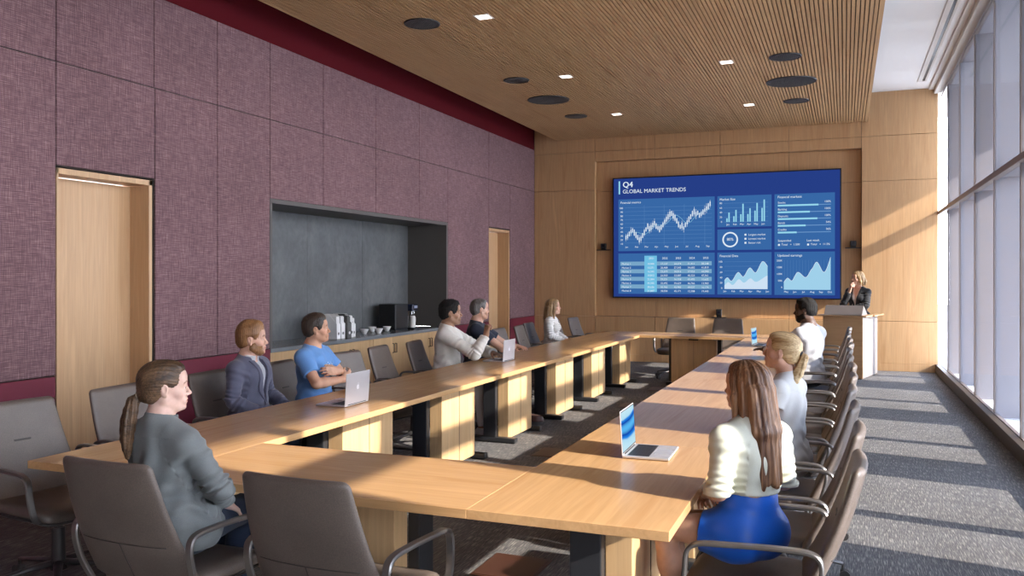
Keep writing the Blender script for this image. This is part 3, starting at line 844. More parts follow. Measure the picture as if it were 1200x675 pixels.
# picture units: u 0..1 from the left, v 0..1 from the top, taken on the screen face
def U(u, v): return (-SW / 2 + u * SW, SH - v * SH)
class Layer:
    def __init__(s, name, m, depth): s.n, s.m, s.y, s.b = name, m, -.003 - depth, bmesh.new()
    def rect(s, u0, v0, u1, v1):
        (x0, z0), (x1, z1) = U(u0, v1), U(u1, v0); box(s.b, x0, x1, s.y - .0006, s.y + .0006, z0, z1)
    def poly(s, pts):
        P_ = [U(*p) for p in pts]
        quad(s.b, [(x, s.y, z) for x, z in P_])
    def line(s, pts, w=.0018):
        for (a, b2) in zip(pts[:-1], pts[1:]):
            p, q = Vector((U(*a)[0], U(*a)[1])), Vector((U(*b2)[0], U(*b2)[1])); d = (q - p)
            if d.length < 1e-6: continue
            n = Vector((-d.y, d.x)).normalized() * w * SW / 2
            quad(s.b, [(v.x, s.y, v.y) for v in (p + n, p - n, q - n, q + n)])
    def done(s):
        bmesh.ops.recalc_face_normals(s.b, faces=s.b.faces); return link_mesh(s.n, s.b, s.m, dsp)
def text(lay_mat, items, name, depth=.006):
    """items: (string, u, v of the baseline, cap height in v, align)"""
    b = bmesh.new()
    for st, u, v, h, al in items:
        c = bpy.data.curves.new('t', 'FONT'); c.body = st; c.size = h * SH / .70; c.align_x = al; c.resolution_u = 3
        o = bpy.data.objects.new('t', c); COL.objects.link(o)
        me = o.to_mesh(); x, z = U(u, v)
        vs = [b.verts.new((x + p.co.x, -.003 - depth, z + p.co.y)) for p in me.vertices]
        for p in me.polygons:
            try: b.faces.new([vs[i] for i in p.vertices])
            except ValueError: pass
        o.to_mesh_clear(); bpy.data.objects.remove(o); bpy.data.curves.remove(c)
    link_mesh(name, b, lay_mat, dsp)
PN = dict(a=(.028, .182, .470, .612), t=(.028, .632, .470, .966), b=(.482, .182, .715, .430), d=(.482, .448, .715, .612), e=(.482, .632, .715, .966), r=(.727, .182, .974, .612), f=(.727, .632, .974, .966))
L = Layer('panel_tiles', SM['panel'], .001)
for r in PN.values(): L.rect(*r)
L.done()
L = Layer('title_bar', SM['cyan'], .003); L.rect(.029, .030, .036, .138); L.done()
text(SM['white'], [('Q4', .048, .082, .046, 'LEFT'), ('Q4', .0492, .082, .046, 'LEFT')], 'quarter_lettering')
text(SM['white'], [('GLOBAL MARKET TRENDS', .048, .132, .031, 'LEFT')], 'title_lettering')
# candle chart
gl = Layer('grid_lines', SM['line'], .002)
for k in range(10): v = .252 + k * .0325; gl.rect(.058, v, .458, v + .0016)
for k in range(4): u = .150 + k * .092; gl.rect(u, .235, u + .0008, .565)
cw = Layer('candles', SM['white'], .004)
cv = [.50, .49, .47, .45, .44, .46, .48, .50, .52, .51, .485, .46, .435, .41, .43, .42, .40, .385, .41, .425, .435, .42, .40, .375, .355, .335, .315, .31, .33, .345, .37, .40, .42, .41, .43, .405, .385, .36, .34, .315, .30, .32, .31, .33, .32, .305, .29, .275, .26, .24]
rr = random.Random(3); pts = []
for k, v in enumerate(cv):
    u = .064 + .386 * k / (len(cv) - 1); hh = .012 + .012 * rr.random(); wk = .018 + .022 * rr.random()
    cw.rect(u - .0022, v - hh, u + .0022, v + hh); cw.rect(u - .0006, v - wk, u + .0006, v + wk)
cw.done()
av = [sum(cv[max(0, k - 6):k + 1]) / len(cv[max(0, k - 6):k + 1]) for k in range(len(cv))]
L = Layer('trend_line', SM['cyan'], .003); L.line([(.064 + .386 * k / (len(cv) - 1), v - .012) for k, v in enumerate(av)], .0012); L.done()
L = Layer('trend_area', SM['violet'], .0015); L.poly([(.16, .55)] + [(.064 + .386 * k / (len(cv) - 1), cv[k] + .03) for k in range(18, 42)] + [(.40, .55)]); L.done()
# table
L = Layer('row_bands', SM['band'], .002)
for k in range(4): v = .700 + k * .063; L.rect(.037, v, .457, v + .033)
L.done()
L = Layer('column_highlight', SM['hi'], .003); L.rect(.151, .652, .209, .950); L.done()
tx = []
for k, yr in enumerate(('2021', '2022', '2023', '2024', '2025')):
    tx.append((yr, .197 + k * .0617, .681, .016, 'RIGHT'))
    for j in range(8): tx.append(('%d,%03d' % (10 + (k * 7 + j * 3) % 40, (k * 137 + j * 271) % 1000), .197 + k * .0617, .726 + j * .0318, .015, 'RIGHT'))
for j in range(8): tx.append(('Market %d' % (j + 1), .044, .726 + j * .0318, .015, 'LEFT'))
# titles and axis words
tx += [('Financial metrics', .038, .218, .018, 'LEFT'), ('Market Size', .492, .218, .018, 'LEFT'), ('Financial markets', .740, .214, .018, 'LEFT'), ('Financial Data', .492, .668, .018, 'LEFT'), ('Updated earnings', .740, .668, .018, 'LEFT')]
for k, mth in enumerate(('Jan', 'Feb', 'Mar', 'Apr', 'May', 'Jun', 'Jul', 'Aug', 'Sep')): tx.append((mth, .068 + k * .0465, .585, .014, 'CENTER'))
for k in range(10): tx.append((str(100 - 10 * k), .050, .262 + k * .033, .015, 'RIGHT'))
bars = Layer('bars', SM['cyan'], .004)
for k, (p, q) in enumerate(((.03, .075), (.045, .095), (.06, .142), (.06, .105), (.085, .145), (.105, .170))):
    u = .521 + k * .0302; bars.rect(u, .390 - p, u + .006, .390); bars.rect(u + .009, .390 - q, u + .015, .390)
    tx.append((('Jan', 'Feb', 'Mar', 'Apr', 'May', 'Jun')[k], u + .0075, .416, .014, 'CENTER'))
bars.done()
for k in range(5): gl.rect(.510, .240 + k * .037, .700, .2416 + k * .037); tx.append((str(80 - 20 * k), .503, .246 + k * .037, .014, 'RIGHT'))
# ring
L = Layer('ring', SM['white'], .004); cx, cz = U(.538, .530); n = 40
for k in range(n):
    a0, a1 = 2 * PI * k / n, 2 * PI * (k + 1) / n; r0, r1 = .112, .138
    quad(L.b, [(cx + r * math.cos(a), L.y, cz + r * math.sin(a)) for r, a in ((r0, a0), (r1, a0), (r1, a1), (r0, a1))])
L.done()
tx += [('80%', .538, .538, .022, 'CENTER')]
dots = Layer('bullets', SM['white'], .004)
for k, s in enumerate(('Largest market', 'Lowest market', 'Sector risk')): dots.rect(.600, .486 + k * .032, .608, .500 + k * .032); tx.append((s, .616, .500 + k * .032, .015, 'LEFT'))
# progress bars
tr = Layer('bar_tracks', SM['dim'], .003); fi = Layer('bar_fills', SM['cyan'], .005)
for k, (s, f, pc) in enumerate((('Stocks', .77, '100%'), ('Banking', .61, '100%'), ('Deposits', .75, '100%'), ('Bonds', .53, '54%'), ('Credits', .36, '36%'))):
    v = .268 + k * .0525; tr.rect(.741, v, .958, v + .006); fi.rect(.741, v - .003, .741 + .217 * f, v + .010)
    tx += [(s, .741, v - .012, .015, 'LEFT'), (pc, .958, v - .012, .015, 'RIGHT')]
tr.done(); fi.done()
tx += [('Suspended', .741, .552, .016, 'LEFT'), ('Total   +  1.500', .756, .582, .015, 'LEFT'), ('Last week', .860, .552, .016, 'LEFT'), ('Total   +  11.5%', .876, .582, .015, 'LEFT')]
dots.rect(.742, .570, .750, .584); dots.rect(.862, .570, .870, .584); dots.done()
# area charts
def spline(p, n=8):
    q = smooth_path([(a, b_, 0) for a, b_ in p], n); return [(v.x, v.y) for v in q]
def area(L_, p, v1): L_.poly([(p[0][0], v1)] + p + [(p[-1][0], v1)])
A = spline([(.513, .855), (.526, .832), (.545, .858), (.572, .790), (.595, .825), (.622, .755), (.648, .792), (.676, .706), (.698, .742)])
B = spline([(.513, .895), (.530, .868), (.550, .890), (.575, .845), (.598, .872), (.625, .838), (.650, .865), (.690, .822), (.698, .818)])
L = Layer('area_fill', SM['area1'], .003); area(L, A, .922)
C = spline([(.766, .868), (.782, .835), (.800, .855), (.824, .790), (.856, .830), (.878, .772), (.884, .760), (.902, .712), (.926, .786), (.940, .768), (.957, .676)])
area(L, C, .925); L.done()
L = Layer('area_fill_pale', SM['area2'], .004); area(L, B, .922); L.done()
L = Layer('area_outline', SM['white'], .005); L.line(A, .0014); L.line(C, .0014); L.done()
for k in range(6):
    gl.rect(.513, .705 + k * .036, .698, .7065 + k * .036); tx.append((str(100 - 20 * k), .504, .712 + k * .042, .014, 'RIGHT')); tx.append((('Jan', 'Feb', 'Mar', 'Apr', 'May', 'Jun')[k], .515 + k * .0365, .946, .014, 'CENTER'))
for k in range(16): gl.rect(.768 + k * .0125, .695, .7686 + k * .0125, .925)
for k in range(5): tx.append((('200K', '150K', '100K', '50K', '0')[k], .760, .706 + k * .052, .014, 'RIGHT'))
for k in range(6): tx.append((('May', 'Jun', 'Jul', 'Aug', 'Sep', 'Oct')[k], .776 + k * .0355, .948, .014, 'CENTER'))
gl.done()
for nm_ in PN:
    u0, v0, u1, v1 = PN[nm_]
    text(SM['white'], [q for q in tx if u0 <= q[1] <= u1 and v0 <= q[2] - .004 <= v1], 'panel_lettering', .0065)
# ------------------------------------------------------------------ organic surfaces: smooth unions of tapered limbs, meshed by surface nets
def V3(*a): return np.array(a if len(a) > 1 else a[0], dtype=np.float64)
def unit(v): v = V3(v); return v / (np.linalg.norm(v) + 1e-12)
def eul(yaw=0, pitch=0, roll=0):
    """degrees: yaw turns to the left of the wearer, pitch nods down, roll tips to the right"""
    y, p, r = math.radians(yaw), math.radians(-pitch), math.radians(roll)
    Rz = np.array([[math.cos(y), -math.sin(y), 0], [math.sin(y), math.cos(y), 0], [0, 0, 1]])
    Rx = np.array([[1, 0, 0], [0, math.cos(p), -math.sin(p)], [0, math.sin(p), math.cos(p)]])
    Ry = np.array([[math.cos(r), 0, math.sin(r)], [0, 1, 0], [-math.sin(r), 0, math.cos(r)]])
    return Rz @ Rx @ Ry

class Cone:
    def __init__(s, a, b, ra, rb, k=.02, flat=False, mode='add'):
        s.a, s.b, s.ra, s.rb, s.k, s.flat, s.mode = V3(a), V3(b), ra, rb, k, flat, mode
        m = max(ra, rb); s.lo = np.minimum(s.a, s.b) - m; s.hi = np.maximum(s.a, s.b) + m
    def d(s, p):
        ba = s.b - s.a; L2 = ba @ ba + 1e-12; L = math.sqrt(L2)
        pa = p - s.a; h = (pa @ ba) / L2; hc = np.clip(h, 0, 1)
        if s.flat:
            q = pa - np.maximum(h, 0)[:, None] * ba; rad = np.sqrt(np.einsum('ij,ij->i', q, q)) - (s.ra + (s.rb - s.ra) * hc)
            return np.maximum(rad, (h - 1) * L)
        q = pa - hc[:, None] * ba
        return np.sqrt(np.einsum('ij,ij->i', q, q)) - (s.ra + (s.rb - s.ra) * hc)
    def inflate(s, e, k=None): return Cone(s.a, s.b, s.ra + e, s.rb + e, s.k if k is None else k, s.flat, s.mode)

class Ell:
    def __init__(s, c, r, R=None, k=.02, mode='add'):
        s.c, s.r, s.R, s.k, s.mode = V3(c), V3(r), R, k, mode
        m = s.r.max() if R is not None else s.r; s.lo = s.c - m; s.hi = s.c + m
    def d(s, p):
        q = p - s.c
        if s.R is not None: q = q @ s.R
        k0 = np.sqrt(((q / s.r) ** 2).sum(1)); k1 = np.sqrt(((q / s.r ** 2) ** 2).sum(1)) + 1e-9
        return k0 * (k0 - 1) / k1
    def inflate(s, e, k=None): return Ell(s.c, s.r + e, s.R, s.k if k is None else k, s.mode)

class Fn:
    """d = f(p, d); applied everywhere"""
    def __init__(s, f): s.f = f; s.mode = 'fn'

def smin(a, b, k):
    h = np.maximum(k - np.abs(a - b), 0) / k
    return np.minimum(a, b) - h * h * k * .25

def apply_ops(ops, p, d=None, sel=None):
    if d is None: d = np.full(len(p), 9.0)
    for o in ops:
        if o.mode == 'fn': d = o.f(p, d)
        else:
            e = o.d(p); k = max(o.k, 1e-4)
            if o.mode == 'add': d = smin(d, e, k)
            elif o.mode == 'sub': d = -smin(-d, e, k)
            else: d = -smin(-d, -e, k)
    return d

def surface(ops, h, pad=.03):
    prim = [o for o in ops if o.mode == 'add']
    lo = np.min([o.lo for o in prim], 0) - pad; hi = np.max([o.hi for o in prim], 0) + pad
    B = 12
    nb = np.ceil((hi - lo) / (h * B)).astype(int); n = nb * B
    bi = np.stack(np.meshgrid(*[np.arange(k) for k in nb], indexing='ij'), -1).reshape(-1, 3)
    cen = lo + (bi * B + (B - 1) / 2) * h
    dc = apply_ops(ops, cen)
    half = h * B * .5 * 1.732
    act = np.abs(dc) < half * 1.35 + .012
    D = np.repeat(np.repeat(np.repeat(np.where(dc > 0, 1., -1.).reshape(nb), B, 0), B, 1), B, 2).astype(np.float32)
    ab = bi[act]
    off = np.stack(np.meshgrid(*[np.arange(B)] * 3, indexing='ij'), -1).reshape(-1, 3)
    CH_ = 400
    for s in range(0, len(ab), CH_):
        blk = ab[s:s + CH_]
        idx = blk[:, None, :] * B + off[None]
        pts = (lo + idx * h)
        d = np.full(pts.shape[:2], 9.0)
        c = lo + (blk * B + (B - 1) / 2) * h; r = half + .004
        for o in ops:
            if o.mode == 'fn':
                d = o.f(pts.reshape(-1, 3), d.reshape(-1)).reshape(d.shape); continue
            g = np.maximum(np.maximum(o.lo - c, c - o.hi), 0); near = np.sqrt((g * g).sum(1)) < r + o.k + .03
            if o.mode == 'int': near[:] = True
            if not near.any(): continue
            e = o.d(pts[near].reshape(-1, 3)).reshape(-1, pts.shape[1]); k = max(o.k, 1e-4)
            if o.mode == 'add': d[near] = smin(d[near], e, k)
            elif o.mode == 'sub': d[near] = -smin(-d[near], e, k)
            else: d[near] = -smin(-d[near], -e, k)
        D[idx[..., 0], idx[..., 1], idx[..., 2]] = np.clip(d, -1, 1)
    D[0], D[-1], D[:, 0], D[:, -1], D[:, :, 0], D[:, :, -1] = 1, 1, 1, 1, 1, 1
    I = D < 0
    s8 = sum(I[a:n[0] - 1 + a, b:n[1] - 1 + b, c:n[2] - 1 + c].astype(np.int8) for a in (0, 1) for b in (0, 1) for c in (0, 1))
    ci = np.argwhere((s8 > 0) & (s8 < 8))
    corner = np.array([(a, b, c) for a in (0, 1) for b in (0, 1) for c in (0, 1)])
    vals = np.stack([D[ci[:, 0] + a, ci[:, 1] + b, ci[:, 2] + c] for a, b, c in corner], 1).astype(np.float64)
    acc = np.zeros((len(ci), 3)); cnt = np.zeros(len(ci))
    for i in range(8):
        for j in range(i + 1, 8):
            if np.abs(corner[i] - corner[j]).sum() != 1: continue
            m = (vals[:, i] < 0) != (vals[:, j] < 0)
            t = vals[m, i] / (vals[m, i] - vals[m, j])
            acc[m] += corner[i] + t[:, None] * (corner[j] - corner[i]); cnt[m] += 1
    V = lo + (ci + acc / cnt[:, None]) * h
    ID = np.full(I.shape, -1, np.int32); ID[ci[:, 0], ci[:, 1], ci[:, 2]] = np.arange(len(ci))
    F = []
    for ax in range(3):
        u, v = (ax + 1) % 3, (ax + 2) % 3
        sl0 = [slice(None)] * 3; sl1 = [slice(None)] * 3; sl0[ax] = slice(0, -1); sl1[ax] = slice(1, None)
        A, Bb = I[tuple(sl0)], I[tuple(sl1)]
        e = np.argwhere(A != Bb); ok = (e[:, u] > 0) & (e[:, v] > 0); e = e[ok]
        ins = A[e[:, 0], e[:, 1], e[:, 2]]
        def cell(du, dv):
            q = e.copy(); q[:, u] += du; q[:, v] += dv; return ID[q[:, 0], q[:, 1], q[:, 2]]
        q = np.stack([cell(-1, -1), cell(0, -1), cell(0, 0), cell(-1, 0)], 1)
        q[~ins] = q[~ins][:, ::-1]
        F.append(q)
    F = np.concatenate(F); F = F[(F >= 0).all(1)]
    return V, F

def np_mesh(name, V, F, mat, parent, colors=None):
    me = bpy.data.meshes.new(name)
    me.vertices.add(len(V)); me.vertices.foreach_set('co', V.astype(np.float32).ravel())
    me.loops.add(F.size); me.loops.foreach_set('vertex_index', F.astype(np.int32).ravel())
    me.polygons.add(len(F)); me.polygons.foreach_set('loop_start', np.arange(0, F.size, 4, dtype=np.int32))
    me.polygons.foreach_set('use_smooth', np.ones(len(F), bool))
    me.update(calc_edges=True); me.validate()
    if colors is not None:
        at = me.color_attributes.new('tint', 'FLOAT_COLOR', 'POINT')
        at.data.foreach_set('color', np.concatenate([colors, np.ones((len(V), 1))], 1).astype(np.float32).ravel())
    me.materials.append(mat)
    o = bpy.data.objects.new(name, me); COL.objects.link(o)
    if parent is not None: o.parent = parent
    return o

def wrinkle(amp, f=1.0, seed=0, zs=1.0):
    r = np.random.RandomState(seed); W = r.randn(5, 3) * 26 * f; W[:, 2] *= zs; ph = r.rand(5) * 6.28
    def fn(p, d):
        m = np.abs(d) < .03
        if m.any():
            q = p[m]; q = q + .012 * np.sin(q[:, [1, 2, 0]] * 31 * f + seed)
            d[m] += amp * np.sin(q @ W.T + ph).mean(1) * 1.6
        return d
    return Fn(fn)

def elbow_folds(J, n, amp=.006, seed=0):
    s, e, w = J['sh' + n], J['el' + n], J['wr' + n]; u, v = unit(e - s), unit(w - e); bis = unit(u - v + 1e-3)
    Lu, Lv = np.linalg.norm(e - s), np.linalg.norm(w - e)
    def fn(p, d):
        m = np.abs(d) < .03
        if not m.any(): return d
        q = p[m]
        hu = np.clip((q - s) @ u, 0, Lu); hv = np.clip((q - e) @ v, 0, Lv)
        du = np.linalg.norm(q - s - hu[:, None] * u, axis=1); dv = np.linalg.norm(q - e - hv[:, None] * v, axis=1)
        t = np.where(du < dv, hu - Lu, hv); near = np.minimum(du, dv) < .11
        side = ((q - e) @ bis) * 14
        fold = np.sin(t * 170 + side * 1.2 + 1.5 * np.sin(side * 2 + seed) + seed) * np.exp(-(t / .085) ** 2)
        fold += .55 * np.sin(t * 95 + side * 2.1 + seed * 2) * np.exp(-((t + .19) / .07) ** 2) + .45 * np.sin(t * 120 - side * 2 + seed) * np.exp(-((t - Lv * .8) / .06) ** 2)
        d[m] += np.where(near, amp * fold, 0); return d
    return Fn(fn)
def waist_folds(J, amp=.005, seed=0):
    z0 = J['waist'][2] - .02; c = J['waist']
    def fn(p, d):
        m = (np.abs(d) < .03) & (np.abs(p[:, 2] - z0) < .3)
        if not m.any(): return d
        q = p[m]; a = np.arctan2(q[:, 0] - c[0], q[:, 1] - c[1])
        f = np.sin((q[:, 2] - z0) * 75 + 1.6 * np.sin(a * 3 + seed) + .8 * np.sin(a * 7 + seed)) * np.exp(-((q[:, 2] - z0) / .10) ** 2)
        f += .6 * np.sin(a * 9 + (q[:, 2] - z0) * 22 + seed) * np.exp(-((q[:, 2] - z0 - .16) / .14) ** 2)
        d[m] += amp * f; return d
    return Fn(fn)
# ------------------------------------------------------------------ materials for people
def skin_mat(name, c, rough=.48):
    m, nt, b = nodes(name)
    at = N(nt, 'ShaderNodeAttribute', attribute_name='tint')
    f = noise(nt, coords(nt, 'Object'), 42, 3)
    g = ramp(nt, f, [(.3, (.93, .92, .92)), (.7, (1.05, 1.04, 1.04))])
    c1 = mixc(nt, 1, tuple(c[:3]), at.outputs['Color'], 'MULTIPLY')
    nt.links.new(mixc(nt, 1, c1, g, 'MULTIPLY'), b.inputs['Base Color'])
    b.inputs['Roughness'].default_value = rough; b.inputs['Specular IOR Level'].default_value = .35
    b.inputs['Subsurface Weight'].default_value = .12; b.inputs['Subsurface Radius'].default_value = (.012, .005, .003); b.inputs['Subsurface Scale'].default_value = .6
    return m
def hair_mat(name, dark, light, freq=60, axis='Z', rough=.42):
    m, nt, b = nodes(name)
    sc = [freq * 3] * 3; sc['XYZ'.index(axis)] = freq * .12
    f = noise(nt, coords(nt, 'Object', tuple(sc)), 1, 3, .6, .4)
    sc2 = [22] * 3; sc2['XYZ'.index(axis)] = 2.2
    g = noise(nt, coords(nt, 'Object', tuple(sc2)), 1, 2, .5)
    mm = math_n(nt, 'ADD', math_n(nt, 'MULTIPLY', f, .5), math_n(nt, 'MULTIPLY', g, .5))
    nt.links.new(ramp(nt, mm, [(.36, dark), (.52, tuple((a + c) / 2 for a, c in zip(dark, light))), (.64, light)]), b.inputs['Base Color'])
    b.inputs['Roughness'].default_value = rough; b.inputs['Specular IOR Level'].default_value = .35
    bump(nt, b, f, .5, .004)
    return m
def cloth_mat(name, c, scale=420, rough=.85, sheen=.1, var=.1, spec=.2):
    m, nt, b = nodes(name)
    f = noise(nt, coords(nt, 'Object', (1, 1, 1)), scale, 2); g = noise(nt, coords(nt, 'Object'), 9, 2)
    a = ramp(nt, f, [(.3, tuple(x * (1 - var) for x in c[:3])), (.7, tuple(x * (1 + var) for x in c[:3]))])
    q = ramp(nt, g, [(.3, (.95, .95, .95)), (.7, (1.05, 1.05, 1.05))])
    nt.links.new(mixc(nt, 1, a, q, 'MULTIPLY'), b.inputs['Base Color'])
    b.inputs['Roughness'].default_value = rough; b.inputs['Specular IOR Level'].default_value = spec; b.inputs['Sheen Weight'].default_value = sheen
    return m
def stripe_mat():
    m, nt, b = nodes('striped_knit')
    wv = N(nt, 'ShaderNodeTexWave', bands_direction='Z'); wv.inputs['Scale'].default_value = 14; nt.links.new(coords(nt, 'Object'), wv.inputs['Vector'])
    nt.links.new(ramp(nt, wv.outputs['Fac'], [(.70, (.76, .74, .70)), (.92, (.42, .41, .42))]), b.inputs['Base Color']); b.inputs['Roughness'].default_value = .9
    return m
M['eye'] = P('eye_white', (.80, .78, .75), .15); M['iris'] = P('iris_brown', (.035, .02, .012), .1)
M['hairtie'] = P('hair_tie', (.45, .38, .30), .6); M['hairtie_dark'] = P('hair_tie_dark', (.05, .05, .06), .6)

# ------------------------------------------------------------------ anatomy
class Man: pass
def joints(kind, pose='sit', s=1.0, seat=.472, legyaw=0.0, **ov):
    scl = s
    f = kind == 'f'
    sw, hw = (.152, .088) if f else (.176, .092)
    J = dict(pel=(0, 0, .575), waist=(0, -.012, .715), chest=(0, -.02, .90), nb=(0, -.028, 1.06), head=(0, .008, 1.222))
    for s, n in ((1, 'R'), (-1, 'L')):
        J.update({'sh' + n: (s * sw, -.022, .998), 'el' + n: (s * (sw + .065), .03, .775), 'wr' + n: (s * .13, .25, .66),
                  'hip' + n: (s * hw, .0, .565), 'kn' + n: (s * .115, .435, .545), 'an' + n: (s * .115, .42, .09), 'toe' + n: (s * .125, .58, .03)})
    if pose == 'stand':
        J.update(pel=(0, 0, .93), waist=(0, 0, 1.08), chest=(0, -.005, 1.265), nb=(0, -.015, 1.425), head=(0, .02, 1.588))
        for s, n in ((1, 'R'), (-1, 'L')):
            J.update({'sh' + n: (s * sw, -.01, 1.368), 'el' + n: (s * (sw + .055), -.02, 1.12), 'wr' + n: (s * (sw + .05), .06, .89), 'hip' + n: (s * hw, 0, .90), 'kn' + n: (s * .09, .015, .49), 'an' + n: (s * .085, -.02, .085), 'toe' + n: (s * .10, .14, .028)})
    J.update(ov)
    J = {k: V3(v) for k, v in J.items()}
    if legyaw:
        ca, sa = math.cos(math.radians(legyaw)), math.sin(math.radians(legyaw))
        for k in J:
            if k[:2] in ('kn', 'an', 'to'): J[k] = V3(J[k][0] * ca - J[k][1] * sa, J[k][0] * sa + J[k][1] * ca, J[k][2])
    if pose == 'sit':       # rest on the seat at this body size, feet on the floor
        for k in J:
            if k[:2] not in ('an', 'to'): J[k] = J[k] + (0, 0, (seat - .454 * scl) / scl)
    return J

def torso(J, f, e=0.0, k=.05, breast=True):
    Rch = None
    o = [Ell(J['pel'], (.163 if f else .158, .118, .112), None, k), Cone(J['pel'] + (0, 0, .02), J['waist'], .105, .098 if f else .112, k),
         Ell(J['waist'], (.122 if f else .148, .094 if f else .110, .12), None, k),
         Cone(J['waist'], J['chest'], .085, .085, k),
         Ell(J['chest'], (.142 if f else .170, .100 if f else .118, .155 if f else .165), None, k)]
    for n in 'RL':
        sd = 1 if n == 'R' else -1
        o.append(Cone(J['nb'] + (sd * .035, 0, -.055), J['sh' + n] + (-sd * .008, 0, -.008), .062, .050 if f else .058, k))
        o.append(Cone(J['nb'] + (sd * .012, -.008, .018), J['sh' + n] + (-sd * .05, -.005, .014), .040 if f else .046, .030 if f else .038, .04))
        o.append(Cone(J['hip' + n], J['pel'] + (sd * .06, -.03, .0), .095, .10, k))
        if f and breast: o.append(Ell(J['chest'] + (sd * .066, .080, -.012), (.056, .052, .056), None, .03))
        if not f: o.append(Ell(J['chest'] + (sd * .075, .075, .05), (.075, .045, .06), None, .04))
    return [x.inflate(e) for x in o] if e else o
def arm(J, n, f, e=0.0, upto=2.0, k=.03, flat=False):
    """upto 0..1 along the upper arm, 1..2 along the forearm"""
    s, el, w = J['sh' + n], J['el' + n], J['wr' + n]; sd = 1 if n == 'R' else -1
    r = (.047, .041, .036, .037, .024) if f else (.054, .048, .041, .043, .028)
    t1 = min(upto, 1.0); p1 = s + (el - s) * t1
    o = [Cone(s, p1, r[0] + e, r[0] + (r[2] - r[0]) * t1 + e, k, flat and upto <= 1)]
    if upto > 1:
        t2 = min(upto - 1, 1.0); m = el + (w - el) * .25
        o.append(Cone(el, m, r[2] + e, r[3] + e, k))
        o.append(Cone(m, el + (w - el) * max(t2, .3), r[3] + e, r[3] + (r[4] - r[3]) * (t2 - .25) / .75 + e, k, flat))
    return o
def leg(J, n, f, e=0.0, upto=2.0, k=.03, flat=False):
    h, kn, an = J['hip' + n], J['kn' + n], J['an' + n]
    r = (.088, .056, .055, .034) if f else (.088, .060, .056, .038)
    t1 = min(upto, 1); o = [Cone(h, h + (kn - h) * t1, r[0] + e, r[0] + (r[1] - r[0]) * t1 + e, k, flat and upto <= 1)]
    if upto > 1:
        t2 = min(upto - 1, 1); bk = unit(np.cross(np.cross(an - kn, J['toe' + n] - an), an - kn)); m = kn + (an - kn) * .3 - bk * .012 * np.sign(bk @ (J['toe' + n] - an))
        o += [Cone(kn, m, r[1] - .004 + e, r[2] + e, k), Cone(m, kn + (an - kn) * t2, r[2] + e, r[3] + e, k, flat)]
    return o
def foot(J, n, e=0.0):
    a, t = J['an' + n], J['toe' + n]; d = unit((t - a) * (1, 1, 0)); hl = a - d * .035; hl[2] = a[2] - .058
    ball = a + (t - a) * .72; ball[2] = t[2]
    return [Cone(a, hl, .036 + e, .030 + e, .02), Cone(a + d * .01 - (0, 0, .012), ball + (0, 0, .008), .036 + e, .027 + e, .025), Cone(ball, t, .032 + e, .022 + e, .02), Cone(hl, ball, .03 + e, .030 + e, .02)]

def hand(w, fdir, ndir, side, curl=(.35, .45, .3), thumb=.3, spread=1.0, s=1.0, curls=None):
    f = unit(fdir); n = V3(ndir); n = unit(n - f * (n @ f)); l = side * np.cross(f, n)
    P_ = lambda a, b, c: w + s * (f * a + l * b + n * c)
    o = [Cone(w - f * .012 * s, P_(.02, 0, 0), .0255 * s, .023 * s, .015)]
    base = (.028, .0095, -.0095, -.027); ml = (.092, .095, .090, .081); wl = (.018, .006, -.006, -.017)
    LEN = ((.040, .025, .020), (.044, .028, .021), (.041, .026, .020), (.032, .020, .018)); SP = (.10, .03, -.05, -.14)
    for i in range(4):
        kn = P_(ml[i], base[i], .0)
        o.append(Cone(P_(.012, wl[i], 0), kn, .0155 * s, .0108 * s, .014))
        c = curls[i] if curls else curl; a = 0; p = kn; r = (.0096, .0086, .0078, .0066)
        sp = SP[i] * spread
        for j in range(3):
            a += c[j]
            dd = unit((f * math.cos(a) + n * math.sin(a)) + l * sp * max(0, math.cos(a)))
            q = p + dd * LEN[i][j] * s
            o.append(Cone(p, q, r[j] * s, r[j + 1] * s, .005)); p = q
    t0 = P_(.022, .020, .006); d1 = unit(l * .62 + f * .72 + n * (.25 + .3 * thumb)); t1 = t0 + d1 * .042 * s
    d2 = unit(l * (.40 - .5 * thumb) + f * .85 + n * (.2 + .4 * thumb)); t2 = t1 + d2 * .034 * s
    d3 = unit(l * (.25 - .7 * thumb) + f * .9 + n * (.2 + .4 * thumb)); t3 = t2 + d3 * .026 * s
    o += [Cone(t0, t1, .0165 * s, .0125 * s, .012), Cone(t1, t2, .0112 * s, .0098 * s, .005), Cone(t2, t3, .0098 * s, .0076 * s, .004)]
    return o

